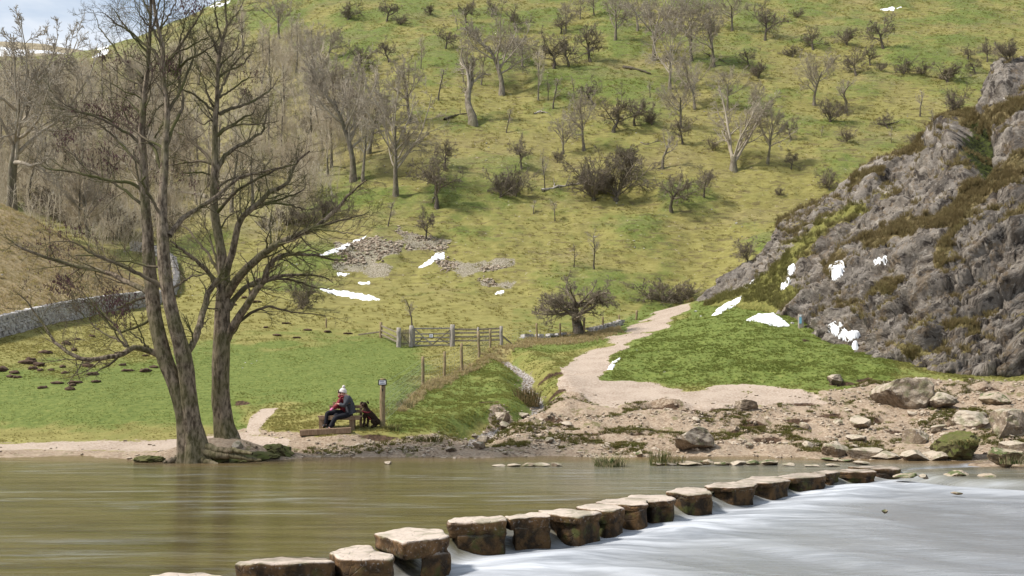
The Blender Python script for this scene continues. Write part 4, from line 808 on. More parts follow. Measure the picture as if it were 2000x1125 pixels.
HERO = {
 'A': (27.2, [A1, A2], [
  ([(356, 694), (368, 685), (385, 650), (397, 605), (408, 572), (420, 552), (428, 543)], 15, 12),
  ([(303, 580), (285, 569), (245, 548), (190, 528), (140, 517), (90, 503), (50, 487), (30, 477)], 13, 5),
  ([(318, 560), (290, 545), (255, 527), (220, 511), (188, 500), (160, 482), (130, 470), (95, 474)], 9, 2),
  ([(321, 520), (290, 520), (260, 512), (220, 508), (185, 500), (148, 499)], 6, 3),
  ([(308, 692), (285, 683), (258, 679), (240, 692), (205, 698), (165, 703), (140, 692), (110, 672), (95, 650), (78, 625), (55, 590), (34, 573)], 13, 2),
  ([(252, 680), (230, 664), (200, 650), (172, 626), (148, 602), (140, 590)], 5, 1.5), ([(250, 676), (236, 652), (215, 625), (190, 600), (165, 575), (135, 555)], 5, 1.5),
  ([(290, 678), (270, 660), (250, 645), (235, 628)], 4, 1.5), ([(246, 678), (228, 655), (222, 640), (195, 612), (172, 585), (140, 570)], 4, 1.2), ([(285, 680), (275, 650), (262, 620), (250, 600)], 3.5, 1.2),
  ([(292, 624), (265, 640), (238, 647), (218, 640), (195, 615), (175, 592), (150, 585)], 6, 1.5), ([(292, 578), (262, 588), (240, 598), (230, 602)], 6, 4),
  ([(283, 374), (255, 358), (230, 354), (205, 351), (170, 342), (130, 333), (100, 332), (85, 325), (72, 312)], 8, 2),
  ([(281, 402), (260, 385), (240, 370), (215, 354), (190, 340), (165, 326), (140, 300), (110, 282)], 7, 2),
  ([(317, 432), (300, 395), (285, 372), (278, 356), (283, 345)], 7, 4), ([(320, 332), (310, 318), (300, 290), (285, 270), (265, 250), (248, 233), (240, 210), (248, 185)], 8, 2),
  ([(322, 292), (300, 279), (285, 272), (262, 255), (240, 243), (218, 238)], 6, 2.5), ([(272, 318), (255, 302), (232, 277), (210, 255), (190, 240), (155, 228), (125, 228)], 6, 2),
  ([(272, 278), (255, 264), (235, 252), (205, 236), (180, 225), (155, 218), (130, 210), (100, 196), (92, 178)], 7, 1.5), ([(222, 240), (195, 226), (170, 222), (150, 216), (120, 200), (108, 190)], 4, 1.5),
  ([(281, 172), (262, 160), (245, 152), (230, 140), (215, 128)], 5, 1.5), ([(279, 152), (262, 135), (245, 122), (233, 110), (222, 92), (210, 75), (195, 55), (182, 20)], 6, 1.5),
  ([(291, 106), (275, 90), (260, 70), (245, 55), (225, 45), (210, 30), (190, 22)], 5.5, 1.2), ([(318, 128), (300, 100), (280, 85), (260, 66), (248, 55), (230, 30), (214, 10)], 7, 1.5), ([(316, 90), (300, 60), (285, 45), (272, 25), (262, 0)], 5, 1.5),
  ([(325, 285), (335, 255), (345, 235), (357, 205), (358, 190), (352, 165), (347, 150), (335, 138), (320, 128)], 7, 5), ([(330, 215), (350, 180), (362, 150), (375, 120), (381, 98), (378, 80), (372, 62)], 6, 2.5),
  ([(320, 128), (335, 110), (350, 90), (365, 70), (378, 50), (388, 32), (400, 12)], 7, 2.5), ([(325, 122), (345, 104), (370, 92), (395, 78), (418, 66)], 5, 1.5), ([(338, 147), (360, 122), (380, 110), (400, 100), (420, 85), (433, 62)], 6, 2),
  ([(286, 262), (295, 235), (305, 215), (318, 203)], 4, 2.5), ([(331, 460), (345, 440), (365, 420), (390, 405), (415, 390), (440, 370), (470, 345), (500, 338), (535, 330), (570, 320)], 11, 3),
  ([(334, 566), (350, 555), (362, 548), (375, 540), (405, 535)], 5, 2.5), ([(362, 548), (350, 530), (337, 503)], 3, 1.5), ([(295, 60), (305, 30), (312, 0), (318, -40)], 4, 1.5), ([(310, 60), (330, 30), (345, 0), (352, -30)], 4, 1.5), ([(293, 30), (280, 0), (270, -40)], 4, 1.5), ([(316, 95), (314, 60), (320, 25), (322, -20)], 5, 2),
  ([(302, 270), (310, 255), (320, 240)], 4, 3), ([(345, 150), (350, 120), (352, 85), (358, 50), (370, 15)], 5, 2)]),
 'B': (28.8, [B1], [
  ([(438, 548), (446, 518), (456, 486), (463, 450), (470, 430), (482, 415), (500, 402), (514, 389), (530, 374), (552, 364), (566, 350), (571, 330), (585, 310), (605, 295)], 15, 4),
  ([(437, 585), (455, 557), (475, 532), (500, 507), (525, 488), (550, 474), (580, 459), (605, 449), (625, 438), (645, 420), (665, 400), (683, 380), (700, 364), (716, 352)], 18, 3),
  ([(446, 604), (465, 575), (490, 555), (520, 545), (555, 538), (600, 537), (632, 541), (650, 552)], 12, 2), ([(450, 592), (480, 562), (510, 552), (540, 545), (575, 548), (610, 560), (650, 566)], 9, 2),
  ([(441, 665), (453, 640), (470, 615), (487, 588), (502, 562), (516, 545), (522, 525), (538, 505), (560, 496), (590, 498), (622, 500), (655, 508), (686, 505)], 17, 2.5),
  ([(455, 650), (475, 622), (500, 606), (528, 599), (560, 608), (600, 612), (645, 617)], 8, 1.5), ([(430, 562), (420, 548), (405, 530), (385, 511), (360, 491), (345, 480), (332, 470)], 11, 4),
  ([(434, 545), (420, 518), (402, 490), (385, 470), (370, 450), (355, 441), (338, 436)], 7, 2), ([(428, 522), (418, 495), (412, 470), (408, 455), (400, 440), (402, 412)], 6, 2),
  ([(421, 336), (432, 315), (445, 300), (460, 288), (480, 278), (500, 266), (514, 256), (518, 235), (522, 213)], 10, 3), ([(424, 264), (440, 250), (460, 240), (480, 228), (494, 222), (500, 208)], 7, 2), ([(428, 262), (450, 248), (475, 243), (510, 242), (545, 236)], 5, 1.5),
  ([(428, 222), (450, 212), (475, 205), (500, 193), (520, 182), (536, 165), (545, 150)], 8, 1.5), ([(416, 320), (400, 300), (385, 285), (370, 272), (355, 262), (340, 255), (322, 246)], 7, 2), ([(419, 218), (400, 202), (380, 185), (355, 175), (340, 165), (320, 155)], 6, 1.5),
  ([(421, 215), (410, 195), (400, 165), (390, 140), (380, 122)], 6, 1.5), ([(424, 192), (445, 180), (462, 168), (480, 155), (492, 150)], 5, 1.5), ([(426, 188), (436, 165), (448, 140), (462, 118), (485, 100)], 6, 2), ([(428, 130), (440, 118), (455, 105), (464, 88), (466, 68)], 5, 1.5),
  ([(424, 132), (412, 115), (402, 102), (390, 95)], 5, 1.5), ([(427, 108), (415, 80), (405, 62), (400, 40)], 5, 1.5), ([(434, 78), (425, 50), (420, 15), (418, -20)], 5, 1.5), ([(440, 58), (455, 35), (470, 15), (480, -15)], 4, 1.5), ([(418, 322), (395, 315), (370, 317), (345, 320), (333, 322)], 6, 3), ([(419, 345), (400, 338), (380, 337), (358, 338)], 5, 3),
  ([(423, 372), (440, 355), (470, 345), (500, 340), (540, 344)], 5, 1.5), ([(421, 420), (450, 385), (475, 365), (510, 345), (545, 330), (580, 320)], 7, 2), ([(425, 460), (440, 430), (450, 420), (466, 412)], 4, 2), ([(428, 150), (445, 138), (470, 128), (490, 105), (500, 85)], 5, 1.5), ([(423, 245), (412, 235), (395, 243), (378, 230)], 4, 1.5),
  ([(600, 450), (632, 440), (660, 432), (690, 425), (720, 415)], 6, 2), ([(580, 460), (610, 447), (640, 450), (680, 456), (712, 460)], 5, 1.5), ([(500, 402), (530, 395), (560, 385), (590, 372), (598, 358)], 6, 2), ([(520, 398), (550, 398), (580, 405), (600, 410), (640, 402)], 5, 1.5), ([(530, 520), (545, 506), (600, 490), (630, 498)], 5, 1.5)]),
}
def hero(key, label, seed):
    d0, stems, limbs = HERO[key]; rg = np.random.default_rng(seed)
    bx, by, bz = P(stems[0][0][0], 897 if key == 'A' else 868, d0)
    root = empty('alder_tree', (bx, by, bz), label, 'tree', 'riverside alders'); org = np.array([bx, by, bz])
    paths = []                       # (pts Nx3 px,py,depth)
    tr = Acc()
    for k, st in enumerate(stems):
        s = smooth(st, 90); dep = d0 + (0.35 if k == 0 else -0.1) * sstep(880, 500, s[:, 1]) * (1 if key == 'A' else 0) + 0.25 * np.sin(s[:, 1] / 170 + k)* sstep(860, 600, s[:, 1])
        w = P(s[:, 0], s[:, 1], dep); rad = s[:, 2] / 2 / F * dep * (1 - .2 * sstep(420, 120, s[:, 1]))
        V, Fc = tubes(w[None], rad[None], 20)
        c = np.repeat(w, 20, 0); dv = V - c; rl = np.linalg.norm(dv, axis=1, keepdims=True) + 1e-9
        low = sstep(760, 895, HY - F * (c[:, 2] - CZ) / c[:, 1])
        ang = np.arctan2(dv[:, 1], dv[:, 0]); fl = low * 0.22 * np.cos(ang * 5 + k * 2) + 0.10 * fbm(V * np.array([5, 5, 1.6]), 4, 90 + k) + .05 * fbm(V * np.array([16, 16, 4]), 2, 93)
        V = c + dv * (1 + fl[:, None]); tr.add(V, Fc); paths.append((s[:, 0], s[:, 1], dep, w, rad))
    # spreading roots
    roots = [[(395, 880, 20), (420, 888, 18), (445, 890, 13), (480, 895, 9), (510, 900, 6)], [(362, 885, 18), (345, 897, 14), (322, 903, 8)], [(388, 890, 18), (402, 902, 13), (425, 907, 8)], [(372, 890, 18), (368, 903, 13), (360, 910, 7)], [(400, 872, 16), (432, 880, 14), (458, 880, 11), (492, 886, 6)]] if key == 'A' else \
            [[(452, 862, 18), (468, 873, 15), (490, 880, 10), (520, 888, 6)], [(436, 862, 16), (425, 876, 12), (410, 884, 8)], [(458, 860, 14), (474, 866, 10), (500, 874, 6)]]
    for q, rt in enumerate(roots):
        s = smooth(rt, 16); dep = d0 - 0.1 - .5 * np.linspace(0, 1, 16) * (1 if q % 2 == 0 else .4)
        w = P(s[:, 0], s[:, 1] , dep); w = w + rg.normal(size=w.shape) * .015; tr.add(*tubes(w[None], (s[:, 2] / 2 / F * dep)[None], 8))
    V = np.concatenate(tr.V) - org
    link('trunk', mesh_np(key + '_trunk', V, np.concatenate(tr.F)), MAT['alder_bark'], root)
    allp, allr = [], []
    for k, (pl, w0, w1) in enumerate(limbs):
        s = smooth(pl, 24); x, y = s[:, 0], s[:, 1]
        best = min(((np.hypot(a - x[0], b - y[0]).min(), j, int(np.hypot(a - x[0], b - y[0]).argmin())) for j, (a, b, *_r) in enumerate(paths)), key=lambda z: z[0])
        dst = paths[best[1]][2][best[2]]
        seg = np.r_[0, np.cumsum(np.hypot(np.diff(x), np.diff(y)))] / F * d0
        slope = (0.55 if (k * 7 + seed) % 5 in (0, 3) else -0.5 if (k * 7 + seed) % 5 in (1,) else 0.2 if k % 2 else -0.25)
        dep = dst + slope * seg * (0.6 + .4 * np.sin(seg)); dep = np.maximum(dep, d0 - 2.2)
        w = P(x, y, dep); w[1:-1] += rg.normal(size=(22, 3)) * .012
        rad = np.interp(np.linspace(0, 1, 24), [0, .12, .5, 1], [w0 * 1.1, w0 * .88, (w0 * .55 + w1 * .35), w1 * .8]) / 2 / F * d0
        paths.append((x, y, dep, w, rad)); allp.append(w); allr.append(rad)
        V, Fc = tubes(w[None] - org, rad[None], 9 if w0 > 8 else 6)
        link('limb', mesh_np(key + '_limb', V, Fc), MAT['alder_bark'] if w0 > 9 else MAT['alder_twig'], root)
    for (_x, _y, _d, w, rad) in paths[:len(stems)]:
        hi = _y < 330; ii = np.linspace(np.argmax(hi), len(w) - 1, 24).astype(int); allp.append(w[ii]); allr.append(rad[ii])
    pp, pr = np.array(allp), np.array(allr)
    ln = np.linalg.norm(np.diff(pp, axis=1), axis=2).sum(1)
    tw = Acc()
    p1, r1 = spawn(rg, pp, pr, np.clip(ln * 4.6, 3, 34).astype(int), .22, 1, 46, 14, 0, 6, .17, .07, .30, .0075, labs=1.35); tw.add(*tubes(p1, r1, 4))
    p2, r2 = spawn(rg, p1, r1, 5, .2, 1, 44, 14, .55, 4, .22, .05, .6, .0055); tw.add(*tubes(p2, r2, 3))
    p3, r3 = spawn(rg, p2, r2, 4, .25, 1, 42, 14, .62, 3, .25, .03, .7, .004); tw.add(*tubes(p3, r3, 3))
    V = np.concatenate(tw.V) - org; link('twigs', mesh_np(key + '_twigs', V, np.concatenate(tw.F)), MAT['alder_twig'], root)
    # purple catkins on clusters of twigs
    cl = [(170, 130, 14, 10), (130, 270, 24, 16), (205, 300, 40, 34), (190, 210, 30, 20), (150, 380, 45, 18), (245, 215, 30, 26), (325, 360, 24, 30), (120, 460, 50, 30), (110, 550, 40, 26), (230, 110, 34, 20), (330, 125, 24, 20), (380, 10, 30, 16), (230, 600, 40, 40), (350, 575, 26, 12), (250, 250, 40, 30)] if key == 'A' else [(395, 350, 40, 22), (470, 150, 26, 24)]
    q = p3.reshape(-1, 3); qx = 1000 + F * q[:, 0] / q[:, 1]; qy = HY - F * (q[:, 2] - CZ) / q[:, 1]
    wgt = np.zeros(len(q))
    for (a, b, rx, ry) in cl: wgt = np.maximum(wgt, np.exp(-((qx - a) / rx) ** 2 - ((qy - b) / ry) ** 2))
    sel = q[rg.random(len(q)) < wgt * .75][:4200]
    c0 = sel[:, None, :] + np.linspace(0, 1, 3)[None, :, None] * (np.array([0, 0, -.055]) + rg.normal(size=(len(sel), 1, 3)) * .02)
    if len(sel):
        V, Fc = tubes(c0, np.tile(np.array([.006, .0125, .004]), (len(sel), 1)), 3)
        link('catkins', mesh_np(key + '_catkins', V - org, Fc), MAT['purple'], root)
hero('A', 'twin-stemmed bare alder with long left branches rooted at the water edge', 3)
hero('B', 'single-stemmed mossy alder with branches sweeping right, behind the twin-stemmed one', 4)
# ================================================================== stones
def resample(poly, n):
    p = np.asarray(poly, float); q = np.vstack([p, p[:1]]); L_ = np.r_[0, np.cumsum(np.linalg.norm(np.diff(q, axis=0), axis=1))]
    t = np.linspace(0, L_[-1], n, endpoint=False); return np.stack([np.interp(t, L_, q[:, k]) for k in range(p.shape[1])], -1)
def slab(name, top, zbot, seed, bevel=.035, inset=0.06, amp=.03, n=60, top_rough=.5):
    "irregular stone block: top outline (N,3), sides down to zbot, worn edges and uneven faces"
    r = resample(top, n); r = (r + 0.12 * np.roll(r, 1, 0) + 0.12 * np.roll(r, -1, 0)) / 1.24
    c = r.mean(0); rings = []
    for f in (0.12, .4, .68, .88): rings.append(c + (r - c) * f)
    out = r - c; out[:, 2] = 0; ln = np.linalg.norm(out, axis=1, keepdims=True) + 1e-6; od = out / ln
    rings.append(r - od * bevel * .8); rings.append(r - np.array([0, 0, bevel * .35]) - od * bevel * .2)
    z0 = r[:, 2] - bevel; H_ = z0 - zbot
    for f in (0, .12, .27, .42, .57, .72, .86, 1.0):
        q = r.copy(); q[:, 2] = z0 - H_ * f; q -= od * inset * f * 1.0; rings.append(q)
    rings.append(c + (rings[-1] - c) * .5 * np.array([1, 1, 0]) + (rings[-1] - c) * np.array([0, 0, 1]))
    V = np.concatenate(rings); k = len(rings); nr = np.repeat(np.arange(k), n)
    dirv = np.tile(od, (k, 1)); sidew = (nr >= 5)[:, None]
    nz_ = fbm(V * 3.1 + seed * 3.7, 4, seed, .55); nl = fbm(V * np.array([2, 2, 9.]) + seed, 3, seed + 5, .6)
    V = V + dirv * (sidew * (amp * 1.5 * nz_ + amp * 1.2 * nl)[:, None]) + np.array([0, 0, 1]) * ((~sidew[:, 0]) * amp * top_rough * nz_)[:, None] + np.array([0, 0, 1.]) * (((nr >= 3) & (nr <= 6)) * amp * .6 * fbm(V * 6 + seed, 2, seed + 9))[:, None]
    i = np.arange(k * n).reshape(k, n); a, b = i[:-1], i[1:]
    Fc = np.stack([a, b, np.roll(b, -1, 1), np.roll(a, -1, 1)], -1).reshape(-1, 4)
    V = np.vstack([V, [c + np.array([0, 0, .0])]])
    me = mesh_np(name, V, Fc)
    bm = bmesh.new(); bm.from_mesh(me); bm.verts.ensure_lookup_table(); cv = bm.verts[len(V) - 1]
    for j in range(n): bm.faces.new((bm.verts[j], bm.verts[(j + 1) % n], cv))
    bmesh.ops.recalc_face_normals(bm, faces=bm.faces[:]); bm.to_mesh(me); bm.free()
    me.polygons.foreach_set('use_smooth', np.ones(len(me.polygons), bool)); return me
def onz(px, py, z): return P(px, py, F * (CZ - z) / (py - HY))
STONES = [   # outline of the top face: (px, py, z) ..., slab thickness, label
 ([(285, 1126, .16), (330, 1118, .12), (400, 1117, .12), (436, 1124, .16), (432, 1140, .18), (292, 1142, .18)], .26, 'flat stepping stone cut off by the bottom edge of the view'),
 ([(459, 1099, .13), (500, 1090, .04), (560, 1088, .03), (640, 1090, .05), (653, 1096, .15), (600, 1099, .17), (490, 1100, .17)], .40, 'long low stepping stone with a rough face, second from the near end'),
 ([(640, 1078, .16), (668, 1069, .14), (700, 1063, .14), (725, 1066, .15), (737, 1077, .16), (771, 1083, .17), (765, 1091, .18), (705, 1093, .18), (672, 1092, .18)], .36, 'pale stepping stone with a yellow lichen corner, third from the near end'),
 ([(729, 1041, .19), (795, 1029, .19), (865, 1033, .20), (878, 1047, .22), (840, 1054, .22), (787, 1060, .22)], .22, 'broad tilted stepping stone perched on a smaller rusty block'),
 ([(872, 1017, .20), (885, 1011, .19), (930, 1009, .19), (980, 1006, .19), (993, 1012, .20), (990, 1016, .20), (940, 1018, .20), (876, 1020, .20)], .24, 'square brown stepping stone with a deep joint across its face'),
 ([(984, 1008, .18), (1010, 1004, .18), (1040, 1000, .18), (1067, 1001, .18), (1079, 1008, .18), (1030, 1011, .18), (994, 1014, .18)], .18, 'stepping stone with a dark wet face, sixth from the near end'),
 ([(1049, 997, .17), (1100, 993, .17), (1160, 996, .17), (1175, 1000, .17), (1128, 1009, .17), (1082, 1004, .17)], .13, 'stepping stone with an undercut thin cap and ochre block below'),
 ([(1125, 989, .16), (1160, 983, .16), (1200, 985, .16), (1220, 991, .16), (1202, 997, .16), (1176, 998, .16)], .22, 'small stepping stone with a pale lower step, eighth from the near end'),
 ([(1164, 980, .15), (1182, 973, .15), (1230, 972, .15), (1266, 976, .15), (1268, 984, .15), (1250, 988, .15), (1200, 985, .15)], .11, 'thin-capped stepping stone, ninth from the near end'),
 ([(1223, 972, .15), (1231, 966, .15), (1302, 967, .15), (1320, 972, .15), (1314, 977, .15), (1284, 977, .15), (1268, 978, .15)], .13, 'stepping stone with an overhanging cap, tenth from the near end'),
 ([(1299, 961, .14), (1320, 954, .14), (1342, 950, .14), (1380, 953, .14), (1392, 963, .14), (1342, 966, .14)], .10, 'diamond-topped stepping stone with layered dark sides'),
 ([(1375, 948, .13), (1395, 943, .13), (1455, 941, .13), (1480, 944, .13), (1477, 949, .13), (1425, 953, .13), (1380, 951, .13)], .09, 'wide thin-capped stepping stone with a mossy block below'),
 ([(1437, 940, .12), (1470, 930, .12), (1520, 930, .12), (1544, 938, .12), (1506, 943, .12), (1452, 942, .12)], .11, 'stepping stone with green moss on its split face, fifth from the far end'),
 ([(1510, 931, .11), (1560, 923, .11), (1612, 925, .11), (1615, 930, .11), (1550, 934, .11)], .13, 'stepping stone with golden-brown layered sides, fourth from the far end'),
 ([(1580, 922, .10), (1614, 918, .10), (1641, 921, .10), (1618, 925, .10)], .16, 'narrow stepping stone, third from the far end'),
 ([(1622, 918.5, .09), (1660, 915.5, .09), (1708, 918, .09), (1712, 921, .09), (1660, 921.5, .09)], .18, 'brown rounded stepping stone, second from the far end'),
 ([(1655, 911, .07), (1720, 909, .07), (1756, 912, .07), (1760, 916, .07), (1710, 915.5, .07)], .16, 'mossy farthest stepping stone beside the last chute'),
]
for k, (tp, th, lab) in enumerate(STONES):
    top = np.array([onz(a, b, c) for a, b, c in tp]); c = top.mean(0)
    e = empty('stepping_stone', (c[0], c[1], 0), lab, 'stepping stone', 'stepping stones across the river'); off = np.array([c[0], c[1], 0])
    if k == 3: low_top = top[[2, 3, 4, 5]] * np.array([1, 1, 0]) + np.array([0, 0, .0]); low_top = low_top + (low_top[1] - low_top) * .35
    else:
        sc_ = .95 if k in (1, 2, 4, 5, 10, 15, 16) else .92
        wx_ = top[:, 0].max() - top[:, 0].min(); low_top = c + (top - c) * np.array([sc_ * (.86 if k not in (1, 2, 10, 15, 16) else 1), sc_, 1]) + np.array([wx_ * (.055 if k not in (1, 2, 10, 15, 16) else .01), .02, 0])
    cap = slab('cap_slab', top - off, c[2] - th, 200 + k, amp=.028 if k < 12 else .024, inset=.03)
    low_top[:, 2] = c[2] - th + .03
    blk = slab('support_block', low_top - off, -.85, 300 + k, amp=.045, inset=.02, bevel=.03)
    link('cap_slab', cap, MAT['step'], e); link('support_block', blk, MAT['step'], e)

def rock_mesh(name, dims, seed, sub=3, cuts=11, rough=.09):
    bm = bmesh.new(); bmesh.ops.create_icosphere(bm, subdivisions=sub, radius=1.0); V = np.array([v.co[:] for v in bm.verts]); rg = np.random.default_rng(seed)
    for q in range(cuts):
        n = rg.normal(size=3); n /= np.linalg.norm(n); c = rg.uniform(.38, .74); s = V @ n; V = V - np.maximum(0, s - c)[:, None] * n[None] * .96
    V = V * (np.array(dims) / 2 / (np.abs(V).max(0) + 1e-6))
    V = V * (1 + rough * fbm(V / max(dims) * 5 + seed, 3, seed)[:, None] + rough * .6 * fbm(V / max(dims) * 14 + seed, 2, seed + 3)[:, None])
    for v, c in zip(bm.verts, V): v.co = c
    return bm_mesh(name, bm, False)
def boulder(px, pyb_, w, h, label, mat='rock', seed=0, deep=1.0, tilt=0.0, rz=None, name='boulder', cat='boulder', group=None, d=None, sink=.25, sub=4):
    pt = hit(px, pyb_) if d is None else Vector(P(px, pyb_, d)); s = pt.y / F
    me = rock_mesh(name, (w * s, w * s * deep, h * s * (1 + sink)), 400 + seed, sub, *((3, .26) if mat == 'mossmound' else (11, .09)))
    o = link(name, me, MAT[mat]); o.location = (pt.x, pt.y + w * s * deep * .3, pt.z + h * s * (.5 - sink * .5)); o.rotation_euler = (0, tilt, (seed * 1.3) % 6.28 * 0.12 if rz is None else rz)
    return tag(o, label, cat, group)
boulder(1772, 800, 128, 72, 'large wedge-shaped pale boulder at the foot of the crag', seed=1, deep=.8, tilt=-.25)
boulder(1358, 880, 96, 46, 'flat-faced cracked boulder in the bank above the shore', seed=2, deep=.7)
boulder(1912, 838, 86, 42, 'angular pale boulder in front of the crag', seed=3, deep=.8)
boulder(1992, 852, 100, 66, 'large boulder at the right edge above the shore', seed=4, deep=.9)
boulder(1990, 898, 60, 42, 'boulder on the shore at the right edge', seed=5)
boulder(1695, 897, 84, 30, 'low wedge rock with dark underside at the water edge', seed=6, deep=.9)
boulder(1645, 893, 62, 26, 'lichen-covered rock at the water edge, left of the wedge rock', seed=7)
boulder(1738, 900, 56, 18, 'low rock at the water edge, right of the wedge rock', seed=8)
boulder(1792, 902, 76, 22, 'long flat rock at the water edge below the grassy hump', seed=9, deep=.7)
boulder(1840, 900, 62, 20, 'flat shore rock between the long rock and the grassy hump', seed=10)
boulder(1885, 897, 92, 56, 'hump of rock topped with moss and turf on the right shore', 'mossmound', seed=11)
boulder(1795, 868, 50, 30, 'brown lichened rock above the long flat shore rock', seed=12)
boulder(1640, 752, 52, 22, 'slab sticking out of the turf below the green mound', seed=13, deep=.6)
boulder(982, 826, 40, 22, 'block of stone beside the brook', seed=14, tilt=-.3)
boulder(1022, 818, 30, 16, 'small pale stone right of the brook', seed=15)
boulder(1462, 800, 46, 22, 'pale stone on the bank right of the cracked boulder', seed=16)
boulder(1580, 875, 36, 14, 'flat pale slab in the red earth bank', seed=17)
boulder(1680, 862, 44, 12, 'thin slab in the red earth bank below the wedge boulder', seed=18)
boulder(1250, 893, 18, 14, 'small dark rock at the shore beside the rushes', seed=19, mat='weir')
boulder(1690, 838, 50, 26, 'pale rock in the bank below left of the wedge boulder', seed=20)
boulder(1840, 800, 70, 34, 'rock between the wedge boulder and the angular boulder', seed=21)
boulder(1950, 790, 70, 30, 'mossy rock at the crag foot by the right edge', seed=22, mat='weir')
boulder(756, 907, 16, 7, 'single small pale stone in the calm pool', seed=23, d=F * 2.2 / 150)
boulder(455, 883, 32, 22, 'stone gripped by roots between the two alders', seed=24, d=27.9)
boulder(538, 896, 64, 28, 'mossy hummock right of the alder roots', 'mossmound', seed=25, name='mossy_hummock', cat='hummock', d=28.4)
boulder(288, 905, 56, 17, 'low mossy hummock left of the alder roots', 'mossmound', seed=26, name='mossy_hummock', cat='hummock', d=27.2)
boulder(470, 906, 130, 22, 'mat of mossy roots in front of the single-stemmed alder', 'mossmound', seed=27, name='root_mat', cat='roots', d=27.3)
boulder(385, 908, 120, 24, 'mossy root plate around the twin-stemmed alder', 'mossmound', seed=28, name='root_mat', cat='roots', d=26.9)
boulder(1975, 915, 62, 40, 'mossy rock with grass at the right water edge', 'weir', seed=29, d=25.2)
wl = 'low weathered stone of the submerged weir left of the grass tuft'; wr = 'mossy stone in the low weir row right of the rushes'; ws = 'wet stone breaking the surface near the far end of the crossing'
for k, (px, py, w, h, lab, mt) in enumerate([(975, 911, 30, 5, wl, 'rock'), (1005, 911, 28, 5, wl, 'rock'), (1034, 911, 22, 5, wl, 'weir'), (1056, 911, 22, 8, wl, 'rock'), (1086, 911, 26, 7, wl, 'rock'),
        (1290, 910, 26, 7, wr, 'weir'), (1318, 910, 32, 7, wr, 'rock'), (1350, 910, 32, 8, wr, 'weir'), (1382, 909, 30, 9, wr, 'weir'), (1412, 909, 30, 9, wr, 'weir'), (1440, 909, 28, 9, wr, 'rock'), (1466, 909, 26, 8, wr, 'weir'), (1502, 909, 50, 12, wr, 'weir'), (1545, 910, 32, 6, wr, 'rock'),
        (1630, 901, 28, 7, ws, 'weir'), (1654, 902, 24, 7, ws, 'weir'), (1628, 911, 30, 6, ws, 'rock'), (1688, 908, 30, 6, ws, 'rock'), (1592, 911, 26, 4, ws, 'rock'), (1780, 934, 34, 9, ws, 'weir'), (1806, 934, 26, 8, ws, 'rock')]):
    boulder(px, py, w * (1.0 + .22 * (k % 4)), h * (.8 + .25 * (k % 3)), lab, mt, seed=40 + k, name='weir_stone', cat='stone', group='low weir and wet stones', d=F * 2.2 / (py - HY), sub=3, deep=.8)
for k, (px, py, w, h, lab) in enumerate([(1880, 938, 58, 18, 'dark mossy rock standing in the rapid, left of two'), (1935, 940, 56, 15, 'dark mossy rock standing in the rapid, right of two'), (1988, 942, 34, 10, 'small mossy rock in the rapid at the right edge'), (1730, 1002, 14, 7, 'tiny dark rock tip poking through the white water'), (1870, 966, 26, 6, 'brown rock tip in the rapid nearer the camera')]):
    boulder(px, py, w, h, lab, 'weir', seed=70 + k, name='rapid_rock', cat='rock', d=F * 2.33 / (py - HY))

# ================================================================== snow patches, draped over what they lie on
def snow(poly, label, thick=.10, step=1.6):
    poly = np.array(poly, float); lo, hi = poly.min(0) - 2, poly.max(0) + 2
    xs = np.arange(lo[0], hi[0], step); ys = np.arange(lo[1], hi[1], step * .6)
    GX, GY = np.meshgrid(xs, ys); sdp = poly_sd(GX, GY, poly) + 3.2 * fbm(np.stack([GX / 7, GY / 5, 0 * GX], -1), 3, 3)
    keep = sdp > -1.2
    idx = -np.ones(GX.shape, int); V = []
    for r_, c_ in zip(*np.nonzero(keep)):
        h = hit(GX[r_, c_], GY[r_, c_]); idx[r_, c_] = len(V); V.append((h.x, h.y, h.z + thick * float(sstep(-1.2, 3.5, sdp[r_, c_])) - .015))
    Fc = [(idx[a, b], idx[a, b + 1], idx[a + 1, b + 1], idx[a + 1, b]) for a in range(GX.shape[0] - 1) for b in range(GX.shape[1] - 1) if keep[a, b] and keep[a, b + 1] and keep[a + 1, b + 1] and keep[a + 1, b]]
    if not Fc: return
    V = np.array(V); Fa = np.array(Fc); ed = np.linalg.norm(V[Fa] - V[Fa[:, [1, 2, 3, 0]]], axis=2).max(1); Fa = Fa[ed < 3.2]
    if len(Fa): tag(link('snow_patch', mesh_np('snow_patch', V, Fa[:, ::-1]), MAT['snow']), label, 'snow', 'lying snow patches')
